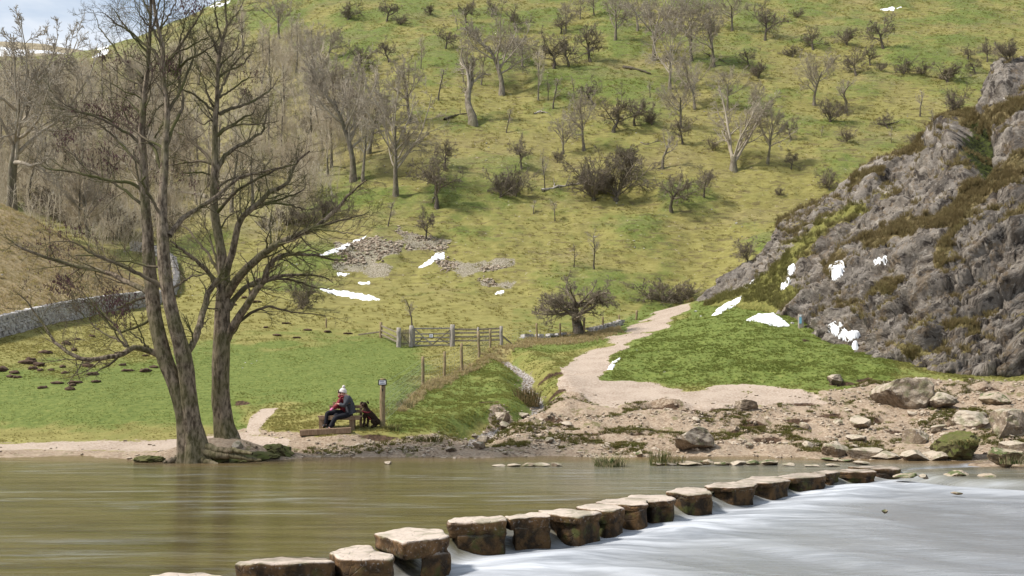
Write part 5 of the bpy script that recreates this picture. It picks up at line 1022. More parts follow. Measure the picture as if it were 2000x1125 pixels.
for pl, lab in [
 ([(622, 498), (650, 488), (680, 475), (715, 461), (712, 466), (685, 480), (655, 494), (628, 501)], 'narrow slanting snow streak behind the alder branches'),
 ([(818, 523), (835, 508), (850, 496), (868, 492), (868, 505), (845, 514), (826, 524)], 'wedge of snow in the middle of the lower slope'),
 ([(620, 560), (650, 566), (690, 570), (730, 579), (750, 587), (715, 586), (670, 580), (635, 570)], 'long snow tongue beside the brown bramble bush'),
 ([(660, 533), (685, 534), (672, 539), (661, 538)], 'small snow scrap between rock patches, left'), ([(695, 552), (722, 550), (724, 556), (703, 556)], 'small snow scrap between rock patches, right'),
 ([(968, 570), (984, 566), (985, 572), (968, 575)], 'tiny snow scrap above the gate field'),
 ([(1388, 617), (1405, 600), (1430, 586), (1448, 578), (1445, 590), (1420, 606), (1398, 617)], 'smooth snow wedge on the green mound'),
 ([(1458, 625), (1480, 613), (1510, 612), (1528, 622), (1542, 636), (1520, 640), (1490, 630)], 'broad ragged snow patch beside the waymark post'),
 ([(1614, 640), (1640, 636), (1655, 652), (1680, 658), (1660, 668), (1630, 658)], 'ragged snow patch at the base of the crag'),
 ([(1613, 530), (1630, 518), (1652, 518), (1645, 538), (1630, 551)], 'square snow patch on the rock face'),
 ([(1705, 512), (1735, 508), (1730, 516), (1708, 518)], 'thin snow scrap on a grass ledge of the crag'),
 ([(1538, 528), (1556, 519), (1550, 534), (1540, 540)], 'small snow patch in the grass of the crag, upper'), ([(1522, 567), (1535, 552), (1548, 546), (1538, 560), (1526, 568)], 'small snow patch in the grass of the crag, lower'),
 ([(1450, 565), (1468, 548), (1484, 540), (1474, 552), (1455, 566)], 'narrow snow streak on the grassy shoulder'),
 ([(1186, 722), (1193, 712), (1202, 712), (1196, 722)], 'snow scrap at the path edge, lower'), ([(1196, 708), (1206, 700), (1216, 698), (1206, 708)], 'snow scrap at the path edge, upper'),
 ([(1664, 678), (1675, 674), (1678, 681), (1668, 682)], 'tiny snow scrap below the crag'),
 ([(186, 98), (200, 88), (218, 82), (214, 90), (196, 102)], 'snow drift on the skyline spur, upper'), ([(180, 112), (198, 100), (213, 94), (210, 104), (190, 112)], 'snow drift on the skyline spur, lower'),
 ([(400, 14), (425, 6), (450, 2), (448, 8), (420, 14)], 'thin snow line along the skyline ridge'), ([(1718, 19), (1740, 14), (1760, 14), (1745, 20)], 'thin snow scrap high on the right slope')]:
    snow(pl, lab, .38 if ('rock face' in lab or 'crag' in lab) else .10)

# ================================================================== molehills
mh = [(0, 718, 36, 10), (28, 725, 20, 7), (55, 705, 26, 9), (60, 700, 22, 7), (76, 709, 24, 9), (88, 686, 20, 8), (65, 717, 18, 8), (78, 721, 14, 6), (130, 668, 14, 9), (152, 661, 10, 5), (145, 681, 14, 7), (172, 712, 20, 9), (182, 728, 22, 7), (122, 714, 14, 6), (100, 721, 12, 6), (148, 745, 26, 6), (142, 750, 16, 6), (136, 757, 18, 8), (84, 755, 16, 6), (188, 743, 20, 5), (112, 746, 24, 5), (250, 722, 20, 5), (285, 721, 24, 9), (300, 715, 18, 6), (240, 711, 12, 6), (128, 726, 16, 6), (20, 733, 16, 6), (34, 735, 14, 6), (285, 693, 14, 5), (180, 655, 14, 5), (230, 688, 10, 5)]
hm_protos = []
for s in range(3):
    bm = bmesh.new(); bmesh.ops.create_icosphere(bm, subdivisions=3, radius=1)
    for v in bm.verts:
        c = np.array(v.co[:]); f = 1 + .35 * float(fbm(c[None] * 2 + s * 9, 3, s)[0]) + .2 * float(fbm(c[None] * 7 + s, 2, s + 7)[0]); v.co = Vector(c * f); v.co.z = max(v.co.z, -.3)
    me = bm_mesh('molehill', bm, True); me.materials.append(MAT['earth']); hm_protos.append(me)
for k, (px, py, w, h) in enumerate(mh):
    pt = hit(px, py + h * .5); s = pt.y / F; o = bpy.data.objects.new('molehill', hm_protos[k % 3]); COL.objects.link(o)
    o.location = pt; o.scale = (w * s * .42, w * s * .6, h * s * .75); o.rotation_euler = (0, 0, k); tag(o, 'dark fresh molehill in the rough grass below the stone wall', 'molehill', 'molehills below the wall')
for k, (px, py, w, h) in enumerate([(478, 582, 16, 5), (500, 590, 20, 5), (455, 596, 14, 5), (520, 640, 14, 4), (560, 632, 16, 4), (600, 645, 16, 4), (640, 648, 18, 4), (680, 652, 16, 4), (540, 655, 16, 4), (460, 640, 14, 4), (580, 660, 14, 4)]):
    pt = hit(px, py); s = pt.y / F; o = bpy.data.objects.new('molehill', hm_protos[k % 3]); COL.objects.link(o)
    o.location = pt; o.scale = (w * s * .42, w * s * .6, h * s * .75); o.rotation_euler = (0, 0, k * 2.1); tag(o, 'low dark molehill in the field behind the single-stemmed alder', 'molehill', 'molehills in the field')

# ================================================================== dry-stone walls
def wall_run(pts, h, th, label, seed, cope=True, course=.17, name='dry_stone_wall', ragged=0.0):
    W = np.array([hit(a, b)[:] for a, b in pts]); rg = np.random.default_rng(seed)
    L_ = np.r_[0, np.cumsum(np.linalg.norm(np.diff(W[:, :2], axis=0), axis=1))]
    root = empty(name, W[len(W) // 2], label, 'wall'); org = np.array(root.location)
    B8 = np.array([(x, y, z) for x in (-.5, .5) for y in (-.5, .5) for z in (-.5, .5)]); F6 = np.array([(0, 1, 3, 2), (4, 6, 7, 5), (0, 4, 5, 1), (2, 3, 7, 6), (0, 2, 6, 4), (1, 5, 7, 3)])
    A = Acc(); z = 0.0; n_c = max(1, int(h / course))
    def at(s):
        p = np.array([np.interp(s, L_, W[:, q]) for q in range(3)]); q2 = np.array([np.interp(min(s + .5, L_[-1]), L_, W[:, q]) for q in range(3)]) - np.array([np.interp(max(s - .5, 0), L_, W[:, q]) for q in range(3)])
        return p, math.atan2(q2[1], q2[0])
    copes = []
    for ci in range(n_c + (1 if cope else 0)):
        s = rg.uniform(0, .2); top = cope and ci == n_c
        while s < L_[-1]:
            l = rg.uniform(.10, .17) if top else rg.uniform(.16, .42); hh = rg.uniform(.20, .30) if top else course * rg.uniform(.85, 1.1)
            if ragged and rg.random() < ragged * (ci + .5) / n_c: s += l; continue
            p, a = at(s + l / 2); t = th * (1 - .3 * ci / n_c) * rg.uniform(.92, 1.06)
            V = B8 * np.array([l * .94, t, hh]) + rg.normal(size=(8, 3)) * np.array([.012, .02, .012]); ta = rg.normal() * (.18 if top else .04)
            V = np.stack([V[:, 0] * math.cos(ta) - V[:, 2] * math.sin(ta), V[:, 1], V[:, 0] * math.sin(ta) + V[:, 2] * math.cos(ta)], -1)
            V = np.stack([V[:, 0] * math.cos(a) - V[:, 1] * math.sin(a), V[:, 0] * math.sin(a) + V[:, 1] * math.cos(a), V[:, 2]], -1)
            V = V + p + np.array([0, 0, course * (ci + .5) - .12 + (.04 if top else 0)]) - org
            if top: copes.append(V)
            else: A.add(V, F6)
            s += l
    tag(link('stonework', A.mesh('stonework', False), MAT['wallstone'], root), kind='stuff')
    if copes:
        for V in copes[:280]: link('cope_stone', mesh_np('cope_stone', V, F6, False), MAT['wallstone'], root)
        if len(copes) > 280:
            A = Acc(); [A.add(V, F6) for V in copes[280:]]; tag(link('cope_stones_beyond', A.mesh('cope_stones_beyond', False), MAT['wallstone'], root), kind='stuff')
wall_run([(-90, 680), (-40, 668), (0, 656), (60, 640), (120, 625), (180, 613), (240, 604), (292, 597)], 1.12, .55, 'grey dry-stone wall curving across the left field below the tawny slope', 1)
wall_run([(300, 596), (338, 578), (346, 552), (340, 520), (312, 499), (285, 493), (258, 488)], 1.1, .55, 'farther dry-stone wall climbing the slope behind the twin-stemmed alder', 2, cope=False)
wall_run([(1016, 660), (1050, 659), (1090, 657), (1120, 655)], .5, .7, 'collapsed stone wall left of the big hawthorn', 3, cope=False, name='ruined_wall', ragged=.55)
wall_run([(1146, 652), (1175, 646), (1212, 636)], .6, .7, 'collapsed stone wall right of the big hawthorn', 4, cope=False, name='ruined_wall', ragged=.45)

# ================================================================== fences, gate, posts
def bx(bm, c, s, M4=None):
    r_ = bmesh.ops.create_cube(bm, size=1.0); bmesh.ops.scale(bm, vec=s, verts=r_['verts']); bmesh.ops.translate(bm, vec=c, verts=r_['verts'])
    if M4 is not None: bmesh.ops.transform(bm, matrix=M4, verts=r_['verts'])
    return r_['verts']
def beam(name, a, b, w, h, mat, parent, org, bev=.008):
    "squared timber from a to b (world)"
    a, b = Vector(a), Vector(b); d = b - a; bm = bmesh.new(); bx(bm, (0, 0, 0), (w, h, d.length)); bmesh.ops.bevel(bm, geom=bm.edges[:], offset=min(bev, w * .2, h * .2), segments=1, affect='EDGES')
    me = bm_mesh(name, bm); o = link(name, me, mat, parent); o.location = (a + b) / 2 - Vector(org)
    o.rotation_mode = 'QUATERNION'; o.rotation_quaternion = d.to_track_quat('Z', 'Y'); return o
def pole(name, base, h, r, mat, parent, org, seed=0, lean=(0, 0), sides=10, pointed=False):
    rg = np.random.default_rng(seed); pts = np.zeros((1, 6, 3)); pts[0, :, 2] = np.linspace(-.3, h, 6); pts[0, :, 0] = np.linspace(0, lean[0], 6); pts[0, :, 1] = np.linspace(0, lean[1], 6); pts[0, 1:-1, :2] += rg.normal(size=(4, 2)) * r * .1
    V, Fc = tubes(pts, np.array([[r * 1.03, r * 1.02, r, r, .98 * r, .93 * r]]), sides)
    me = mesh_np(name, V, Fc); bm = bmesh.new(); bm.from_mesh(me); bm.verts.ensure_lookup_table(); bm.faces.new([bm.verts[5 * sides + k] for k in range(sides)]); bmesh.ops.recalc_face_normals(bm, faces=bm.faces[:]); bm.to_mesh(me); bm.free()
    o = link(name, me, mat, parent); o.location = Vector(base) - Vector(org); return o
def hpx(pt, px): return px / F * pt.y
def wire(a, b, r, parent, org, sag=.02):
    a, b = np.array(a), np.array(b); t = np.linspace(0, 1, 6)[:, None]; p = a + (b - a) * t; p[:, 2] -= sag * 4 * (t * (1 - t))[:, 0]
    V, Fc = tubes((p - np.array(org))[None], np.full((1, 6), r), 4); link('wire', mesh_np('wire', V, Fc), MAT['wire'], parent)
def wire_fence(posts, label, rows, r=.05, wr=.0035, net=.3):
    B = [(hit(px, b), (b - t)) for px, b, t, _w in posts]; org = B[0][0]; root = empty('wire_fence', org, label, 'fence'); tops = []
    for k, ((pt, hp), (px, b, t, w)) in enumerate(zip(B, posts)):
        hh = hpx(pt, hp)
        if w > 0: pole('post', pt, hh, hpx(pt, w) / 2, MAT['post'], root, org, k, (rng.normal() * .04, 0))
        tops.append((np.array(pt), hh))
    A = Acc()
    for (a, ha), (b, hb) in zip(tops[:-1], tops[1:]):
        for f in rows: wire(a + np.array([0, 0, ha * f]), b + np.array([0, 0, hb * f]), wr, root, org)
        n = int(np.linalg.norm(b - a) / net)
        for q in range(1, n):
            s = q / n; g = a + (b - a) * s; hh = ha + (hb - ha) * s; A.add(*tubes(np.array([[g + [0, 0, hh * rows[0]], g + [0, 0, hh * rows[-2]]]]) - np.array(org), np.full((1, 2), wr * .8), 3))
    if A.n: tag(link('netting', A.mesh('netting'), MAT['wire'], root), kind='stuff')
wire_fence([(749, 832, 742, 0), (826, 752, 696, 6.5), (868, 738, 686, 5.5), (902, 726, 671, 6), (936, 698, 647, 5.5), (958, 679, 643, 4.5), (977, 674, 640, 0)], 'wire fence of leaning posts from the notice post up to the gate field', [.08, .22, .36, .5, .64, .78, .93])
wire_fence([(985, 676, 645, 0), (1049, 664, 631, 4), (1094, 658, 631, 3.6), (1140, 654, 620, 4.5), (1178, 646, 619, 4), (1210, 636, 615, 3.5), (1243, 625, 606, 4.5)], 'wire fence in front of the big hawthorn and ruined wall', [.1, .3, .5, .7, .9])

# rail fence left and right of the gate
pL, pM, pR, pC, pF = hit(779, 678), hit(804, 677), hit(884, 676), hit(979, 674), hit(744, 660)
Vz = lambda p, h: Vector(p) + Vector((0, 0, h))
g = empty('field_gate', pM, 'wide wooden five-bar gate with diagonal braces and a small notice', 'gate'); a0, b0 = Vector(pM), Vector(pR); gh = hpx(pM, 37)
ux = (b0 - a0).normalized(); A_, B_ = a0 + ux * .18, b0 - ux * .16
for k, f in enumerate((.06, .26, .46, .66, .95)): beam('bar', Vz(A_, gh * f), Vz(B_, gh * f), .035, .085 if k < 4 else .10, MAT['greywood'], g, pM)
beam('stile', Vz(A_, gh * .02), Vz(A_, gh), .08, .07, MAT['greywood'], g, pM); beam('stile', Vz(B_, gh * .02), Vz(B_, gh * .99), .07, .07, MAT['greywood'], g, pM)
off = Vector((0, -.05, 0))
beam('brace', Vz(A_, gh * .92) + off, Vz(A_ + (B_ - A_) * .5, gh * .08) + off, .03, .08, MAT['greywood'], g, pM); beam('brace', Vz(B_, gh * .85) + off, Vz(A_ + (B_ - A_) * .5, gh * .08) + off, .03, .07, MAT['darkrail'], g, pM)
beam('brace', Vz(A_, gh * .05) - off, Vz(A_ + (B_ - A_) * .25, gh * .5) - off, .03, .07, MAT['darkrail'], g, pM); beam('brace', Vz(B_, gh * .1) - off, Vz(A_ + (B_ - A_) * .62, gh * .5) - off, .03, .07, MAT['darkrail'], g, pM)
MAT['signwhite'] = plain('notice_white', (0.72, 0.72, 0.74), .5, 8, .08); MAT['signblack'] = plain('notice_dark_frame', (0.035, 0.03, 0.028), .6); MAT['ink'] = plain('notice_ink', (0.12, 0.13, 0.19), .7)
def notice(name, c, w, h, label, rows, frame=.035, rz=0.0):
    e = empty(name, c, label, 'sign', rz=rz); bm = bmesh.new(); bx(bm, (0, 0, 0), (w, .03, h)); bmesh.ops.bevel(bm, geom=bm.edges[:], offset=.004, segments=1, affect='EDGES'); link('backing_board', bm_mesh('backing_board', bm), MAT['signblack'], e)
    bm = bmesh.new(); bx(bm, (0, -.019, 0), (w - 2 * frame, .008, h - 2 * frame)); pn = link('panel', bm_mesh('panel', bm), MAT['signwhite'], e)
    bm = bmesh.new(); rg = random.Random(3)
    for (yy, x0, x1, hh) in rows:           # lines of lettering too small to read
        x = x0
        while x < x1:
            l = rg.uniform(.012, .022); bx(bm, (x * 1, -.0245, yy), (l, .003, hh * rg.uniform(.8, 1))); x += l + rg.uniform(.006, .010)
    link('lettering', bm_mesh('lettering', bm), MAT['ink'], pn); return e
sg_ = Vz(A_ + (B_ - A_) * .47, gh * .56) + Vector((0, -.085, 0))
notice('gate_notice', sg_, .30, .30, 'small square white notice in a dark frame on the field gate', [(.04, -.05, .04, .05), (-.03, -.06, .06, .04), (-.075, -.06, .05, .015)], .04)
g = empty('wicket_gate', pL, 'narrow slatted wicket gate beside the wide field gate', 'gate'); a0, b0 = Vector(pL), Vector(pM); ux = (b0 - a0).normalized(); A2_, B2_ = a0 + ux * .17, b0 - ux * .17; gh2 = hpx(pL, 34)
for f in (.2, .8): beam('rail', Vz(A2_, gh2 * f), Vz(B2_, gh2 * f), .03, .07, MAT['darkrail'], g, pL)
for q in range(6):
    c_ = A2_ + (B2_ - A2_) * (q + .5) / 6 + Vector((0, -.03, 0)); beam('pale', Vz(c_, gh2 * .06), Vz(c_, gh2 * (.98 + .03 * (q % 2))), .055, .02, MAT['darkrail'], g, pL)
beam('brace', Vz(A2_, gh2 * .78) + off, Vz(B2_, gh2 * .22) + off, .03, .06, MAT['darkrail'], g, pL)
for (pt, t, w, lab) in ((pL, 38, 9, 'stout grey gate post left of the wicket gate'), (pM, 41, 9.5, 'stout grey gate post between the wicket and the field gate'), (pR, 42, 9.5, 'stout grey gate post at the right end of the field gate')):
    e = pole('gate_post', pt, hpx(pt, t), hpx(pt, w) / 2, MAT['greywood'], None, (0, 0, 0), 5, sides=8); tag(e, lab, 'post', 'gate posts')
g = empty('rail_fence', pR, 'weathered post-and-rail fence right of the field gate', 'fence'); pI = hit(934, 676)
for q, (a, b) in enumerate(((pR, pI), (pI, pC))):
    for f in (.28, .48, .68, .86): beam('rail', Vz(a, hpx(a, 38) * f), Vz(b, hpx(b, 38) * f), .05, .11, MAT['darkrail'], g, pR)
pole('post', pI, hpx(pI, 37), .07, MAT['greywood'], g, pR, 3); pole('post', pC, hpx(pC, 37), .11, MAT['greywood'], g, pR, 4); e_ = hit(1001, 673)
beam('strut', Vz(pC, hpx(pC, 20)), Vz(e_, .0), .09, .09, MAT['darkrail'], g, pR)
g = empty('rail_fence', pF, 'post-and-rail fence left of the wicket gate with a slanting pole', 'fence')
for f in (.25, .5, .8): beam('rail', Vz(pF, hpx(pF, 30) * f), Vz(pL, hpx(pL, 34) * f), .05, .10, MAT['darkrail'], g, pF)
pole('post', pF, hpx(pF, 31), .10, MAT['post'], g, pF, 6); e_ = hit(700, 656); beam('strut', Vz(pF, hpx(pF, 12)), Vz(e_, .08), .09, .09, MAT['darkrail'], g, pF)

# notice post beside the bench
SP = hit(748, 834); hs = hpx(SP, 95); e = empty('notice_post', SP, 'round wooden post with a dark-framed notice beside the bench', 'post')
pole('post', SP, hs, hpx(SP, 5.6), MAT['post'], e, SP, 8, sides=14); bm = bmesh.new(); bx(bm, (0, 0, 0), (.05, .03, .10)); bmesh.ops.bevel(bm, geom=bm.edges[:], offset=.012, segments=2, affect='EDGES')
o = link('latch_plate', bm_mesh('latch_plate', bm), MAT['signblack'], e); o.location = (0, -hpx(SP, 5.6), hs * .76)
nt = notice('notice_board', Vector((SP.x, SP.y - hpx(SP, 5.6) - .02, SP.z + hs * .915)), hpx(SP, 16.5), hpx(SP, 11.5), 'white notice with two lines of lettering in a dark frame on the round post', [(.032, -.085, .08, .034), (-.028, -.08, .085, .034)], .035)
# waymark post with blue paint at the crag foot
WPt = hit(1564, 640); e = empty('waymark_post', WPt, 'grey waymark post with a blue panel below the crag', 'post'); hw = hpx(WPt, 27); MAT['blue'] = plain('waymark_blue', (0.22, 0.50, 0.66), .5, 6, .1)
bm = bmesh.new(); bx(bm, (0, 0, hw / 2 - .1), (hpx(WPt, 9), hpx(WPt, 8), hw + .2)); bmesh.ops.bevel(bm, geom=bm.edges[:], offset=.02, segments=2, affect='EDGES'); link('post', bm_mesh('post', bm), MAT['greywood'], e)
w9 = hpx(WPt, 9); bm = bmesh.new(); bx(bm, (-w9 * .22, -hpx(WPt, 4) - .006, hw * .52), (w9 * .5, .012, hw * .46)); link('panel', bm_mesh('panel', bm), MAT['blue'], e)
bm = bmesh.new(); bmesh.ops.create_cone(bm, cap_ends=True, segments=16, radius1=w9 * .24, radius2=w9 * .24, depth=.014, matrix=Matrix.Translation((-w9 * .2, -hpx(WPt, 4) - .007, hw * .86)) @ Matrix.Rotation(R(90), 4, 'X')); link('marker_disc', bm_mesh('marker_disc', bm), MAT['signwhite'], e)
# field posts seen alone in the left field
for k, (px, b, t, lab) in enumerate([(637, 640, 622, 'lone thin stake in the field left of the gate'), (243, 490, 474, 'thin stake by the far wall, left of two'), (265, 490, 473, 'thin stake by the far wall, right of two')]):
    pt = hit(px, b); tag(pole('stake', pt, hpx(pt, b - t), .06, MAT['post'], None, (0, 0, 0), k), lab, 'stake')

# ================================================================== bench with its kerb board
BN = hit(655, 838); by = BN.y; s = by / F
def bw(px, py, dy=0.0): return Vector(P(px, py, by)) * 1.0 + Vector((0, dy, 0))
e = empty('bench', BN, 'brown wooden bench with slatted back on the river bank', 'bench'); zg = BN.z; seat = zg + .44
x0, x1 = (621 - 1000) / F * by, (706 - 1000) / F * by
for q in range(3): beam('seat_plank', (x0, by + .02 + q * .16, seat), (x1, by + .02 + q * .16, seat), .145, .055, MAT['bench'], e, BN)
beam('apron', (x0 + .04, by - .045, seat - .075), (x1 - .04, by - .045, seat - .075), .03, .09, MAT['bench'], e, BN)
for xx in (x0 + .12, x1 - .34):
    beam('leg', (xx, by + .03, zg - .25), (xx, by + .03, seat - .03), .17, .09, MAT['bench'], e, BN); beam('leg', (xx, by + .34, zg - .25), (xx, by + .34, seat - .03), .14, .09, MAT['bench'], e, BN)
for xx in (x0 + .46, x1 - .1): beam('back_post', (xx, by + .42, zg - .2), (xx, by + .56, seat + .50), .09, .07, MAT['bench'], e, BN)
for zz, yy in ((.17, .455), (.33, .49)): beam('back_slat', (x0 + .3, by + yy, seat + zz), (x1, by + yy, seat + zz), .035, .11, MAT['bench'], e, BN)
kx0, kx1 = (594 - 1000) / F * by, (690 - 1000) / F * by
o = beam('kerb_board', (kx0, by - .62, zg - .10), (kx1, by - .40, zg - .02), .30, .20, MAT['bench'], None, (0, 0, 0), .015); tag(o, 'reddish-brown timber kerb in front of the bench', 'kerb')
# ================================================================== two people and a dog
MAT['skin'] = plain('skin', (0.62, 0.36, 0.28), .55, 12, .12); MAT['jacket'] = plain('charcoal_jacket', (0.055, 0.058, 0.068), .8, 16, .3, bump=.6)
MAT['trousers'] = plain('black_trousers', (0.012, 0.012, 0.017), .85, 14, .3, bump=.6); MAT['boots'] = plain('dark_boots', (0.03, 0.025, 0.022), .6)
MAT['hat'] = plain('cream_wool', (0.66, 0.60, 0.57), .95, 60, .2, bump=.9); MAT['red'] = plain('red_coat', (0.22, 0.03, 0.04), .85, 14, .3, bump=.6)
MAT['pink'] = plain('pink_glove', (0.62, 0.16, 0.32), .85, 30, .2); MAT['hair'] = plain('dark_hair', (0.035, 0.02, 0.012), .7, 60, .4); MAT['fur'] = plain('brown_fur', (0.032, 0.017, 0.010), .9, 35, .5, bump=1.0)
MAT['eye'] = plain('eye_dark', (0.012, 0.01, 0.01), .25); MAT['nose'] = plain('brown_nose', (0.10, 0.045, 0.035), .5); MAT['snout'] = plain('brown_snout_fur', (0.075, 0.042, 0.026), .9, 35, .3, bump=.8); MAT['lip'] = plain('lip', (0.42, 0.14, 0.12), .5)
def skin(name, nodes, edges, mat, parent, org, sub=2, fuzz=0.0):
    ids = list(nodes); me = bpy.data.meshes.new(name); me.from_pydata([tuple(Vector(nodes[i][0]) - Vector(org)) for i in ids], [(ids.index(a), ids.index(b)) for a, b in edges], [])
    o = bpy.data.objects.new(name, me); COL.objects.link(o); md = o.modifiers.new('skin', 'SKIN'); md.use_smooth_shade = True; o.modifiers.new('sub', 'SUBSURF').levels = sub
    for k, i in enumerate(ids):
        r_ = nodes[i][1]; me.skin_vertices[0].data[k].radius = (r_, r_) if not isinstance(r_, tuple) else r_
    me.skin_vertices[0].data[0].use_root = True
    dg = bpy.context.evaluated_depsgraph_get(); m2 = bpy.data.meshes.new_from_object(o.evaluated_get(dg)); bpy.data.objects.remove(o, do_unlink=True); m2.name = name
    if fuzz:
        V = np.empty(len(m2.vertices) * 3, np.float32); m2.vertices.foreach_get('co', V); N_ = np.empty_like(V); m2.vertices.foreach_get('normal', N_); V = V.reshape(-1, 3); V = V + N_.reshape(-1, 3) * (fuzz * fbm(V * 22, 3, 8))[:, None]; m2.vertices.foreach_set('co', V.astype(np.float32).ravel())
    m2.materials.clear(); m2.materials.append(mat); m2.polygons.foreach_set('use_smooth', np.ones(len(m2.polygons), bool))
    q = bpy.data.objects.new(name, m2); COL.objects.link(q); q.parent = parent; return q
def ball(name, c, r, mat, parent, org, sc=(1, 1, 1), rot=(0, 0, 0), sub=3, fuzz=0.0, cutz=None):
    bm = bmesh.new(); bmesh.ops.create_icosphere(bm, subdivisions=sub, radius=r)
    if cutz is not None:
        for v in bm.verts: v.co.z = max(v.co.z, cutz * r)
    for v in bm.verts:
        if fuzz: v.co *= 1 + fuzz * random.Random(hash((round(v.co.x, 4), round(v.co.z, 4)))).uniform(-1, 1)
        v.co = Vector((v.co.x * sc[0], v.co.y * sc[1], v.co.z * sc[2]))
    o = link(name, bm_mesh(name, bm, True), mat, parent); o.location = Vector(c) - Vector(org); o.rotation_euler = rot; return o
def hand(tag_, w, d, r=.009):
    "wrist -> palm -> four fingers and a thumb, slightly curled, pointing along d"
    w, d = Vector(w), Vector(d).normalized(); sd = d.cross(Vector((0, 0, 1))).normalized(); dn = sd.cross(d); n, e = {}, []
    n[tag_ + 'p'] = (w + d * .05, .028); n[tag_ + 'k'] = (w + d * .09, .03); e += [(tag_ + 'p', tag_ + 'k')]
    for q in range(4):
        o_ = sd * (q - 1.5) * .021; l = (.06, .072, .07, .055)[q]; a, b = w + d * .095 + o_, w + d * (.095 + l * .6) + o_ + dn * -.012; c = w + d * (.095 + l * .85) + o_ + dn * -.035
        for s_, pnt in zip('abc', (a, b, c)): n[f'{tag_}{q}{s_}'] = (pnt, r)
        e += [(tag_ + 'k', f'{tag_}{q}a'), (f'{tag_}{q}a', f'{tag_}{q}b'), (f'{tag_}{q}b', f'{tag_}{q}c')]
    n[tag_ + 't1'] = (w + d * .06 + sd * .045, .011); n[tag_ + 't2'] = (w + d * .095 + sd * .058 - dn * .01, .009); e += [(tag_ + 'p', tag_ + 't1'), (tag_ + 't1', tag_ + 't2')]
    return n, e
def J(px, py, dy): return Vector(((px - 1000) / F * by, by + dy, CZ + (HY - py) / F * by))
def person(org, label, j, rs, top_mat, leg_mat, hand_mat, headgear):
    e = empty('person', org, label, 'person')
    nb = {'pel': (j['pel'], .115), 'bel': (j['pel'].lerp(j['chest'], .5), .11), 'chest': (j['chest'], .125), 'neck': (j['neck'], .055), 'h1': (j['head'] - Vector((0, 0, .06)), .07), 'h2': (j['head'] + Vector((-.01, 0, .05)), .09)}
    eb = [('pel', 'bel'), ('bel', 'chest'), ('chest', 'neck'), ('neck', 'h1'), ('h1', 'h2')]; nt, et, nl, el = {}, [], {}, []
    nt.update({'bel': (j['pel'].lerp(j['chest'], .35), (.175, .185)), 'pel': (j['pel'] + Vector((0, 0, .02)), (.175, .19)), 'chest': (j['chest'], (.17, .19)), 'col': (j['neck'] + (j['chest'] - j['neck']) * .35, .10)}); et += [('bel', 'pel'), ('bel', 'chest'), ('chest', 'col')]
    nl['pel'] = (j['pel'], .135)
    for s_ in 'NF':
        sh, elb, wr, hip, kn, an, toe = (j[k + s_] for k in ('sh', 'el', 'wr', 'hip', 'kn', 'an', 'toe'))
        nb.update({'sh' + s_: (sh, .058), 'el' + s_: (elb, .036), 'wr' + s_: (wr, .03), 'hip' + s_: (hip, .08), 'kn' + s_: (kn, .06), 'an' + s_: (an, .042), 'toe' + s_: (toe, .028)}); eb += [('chest', 'sh' + s_), ('sh' + s_, 'el' + s_), ('el' + s_, 'wr' + s_), ('pel', 'hip' + s_), ('hip' + s_, 'kn' + s_), ('kn' + s_, 'an' + s_), ('an' + s_, 'toe' + s_)]
        hn, he = hand('g' + s_, wr, j['hd' + s_]); nb.update(hn); eb += he + [('wr' + s_, 'g' + s_ + 'p')]
        nt.update({'sh' + s_: (sh, .105), 'el' + s_: (elb, .09), 'wr' + s_: (wr, .064)}); et += [('chest', 'sh' + s_), ('sh' + s_, 'el' + s_), ('el' + s_, 'wr' + s_)]
        nl.update({'hip' + s_: (hip, .115), 'kn' + s_: (kn, .095), 'cf' + s_: (kn.lerp(an, .45), .085), 'an' + s_: (an, .068)}); el += [('pel', 'hip' + s_), ('hip' + s_, 'kn' + s_), ('kn' + s_, 'cf' + s_), ('cf' + s_, 'an' + s_)]
        skin('boot', {'a': (an + Vector((0, 0, .02)), .07), 'm': (an.lerp(toe, .5), .066), 't': (toe, .055), 'h': (an + Vector((.02, 0, -.06)), .056)}, [('a', 'm'), ('m', 't'), ('a', 'h')], MAT['boots'], e, org, 1)
    skin('body', nb, eb, MAT['skin'], e, org, 2)
    if hand_mat != 'skin':
        for s_ in 'NF':
            hn, he = hand('v', j['wr' + s_], j['hd' + s_], .012); hn['w'] = (j['wr' + s_], .045); skin('glove', {k: (v[0], v[1] * 1.25) for k, v in hn.items()}, he + [('w', 'vp')], MAT[hand_mat], e, org, 1)
    skin('jacket', nt, et, MAT[top_mat], e, org, 2, .006); skin('trousers', nl, el, MAT[leg_mat], e, org, 2, .006)
    hd = j['head']; f = j['face'].normalized(); sd = f.cross(Vector((0, 0, 1))).normalized()
    hdo = skin('head', {'c': (hd + Vector((0, 0, .03)), .098), 'j': (hd + f * .035 - Vector((0, 0, .07)), .066), 'b': (hd - f * .03 + Vector((0, 0, .01)), .092)}, [('b', 'c'), ('c', 'j')], MAT['skin'], e, org, 2); sub_org = org
    def hb(nm, off, r_, mt, sc=(1, 1, 1)): ball(nm, hd + f * off[0] + sd * off[1] + Vector((0, 0, off[2])), r_, MAT[mt], hdo, org, sc, sub=2)
    hb('nose', (.118, 0, -.012), .019, 'skin', (1.2, .9, 1.3)); hb('mouth', (.096, 0, -.062), .022, 'lip', (.6, 1.2, .4))
    for s_ in (-1, 1): hb('eye', (.094, s_ * .033, .02), .012, 'eye'); hb('ear', (-.005, s_ * .098, .0), .026, 'skin', (.9, .5, 1.4))
    headgear(e, hd, f, org); return e
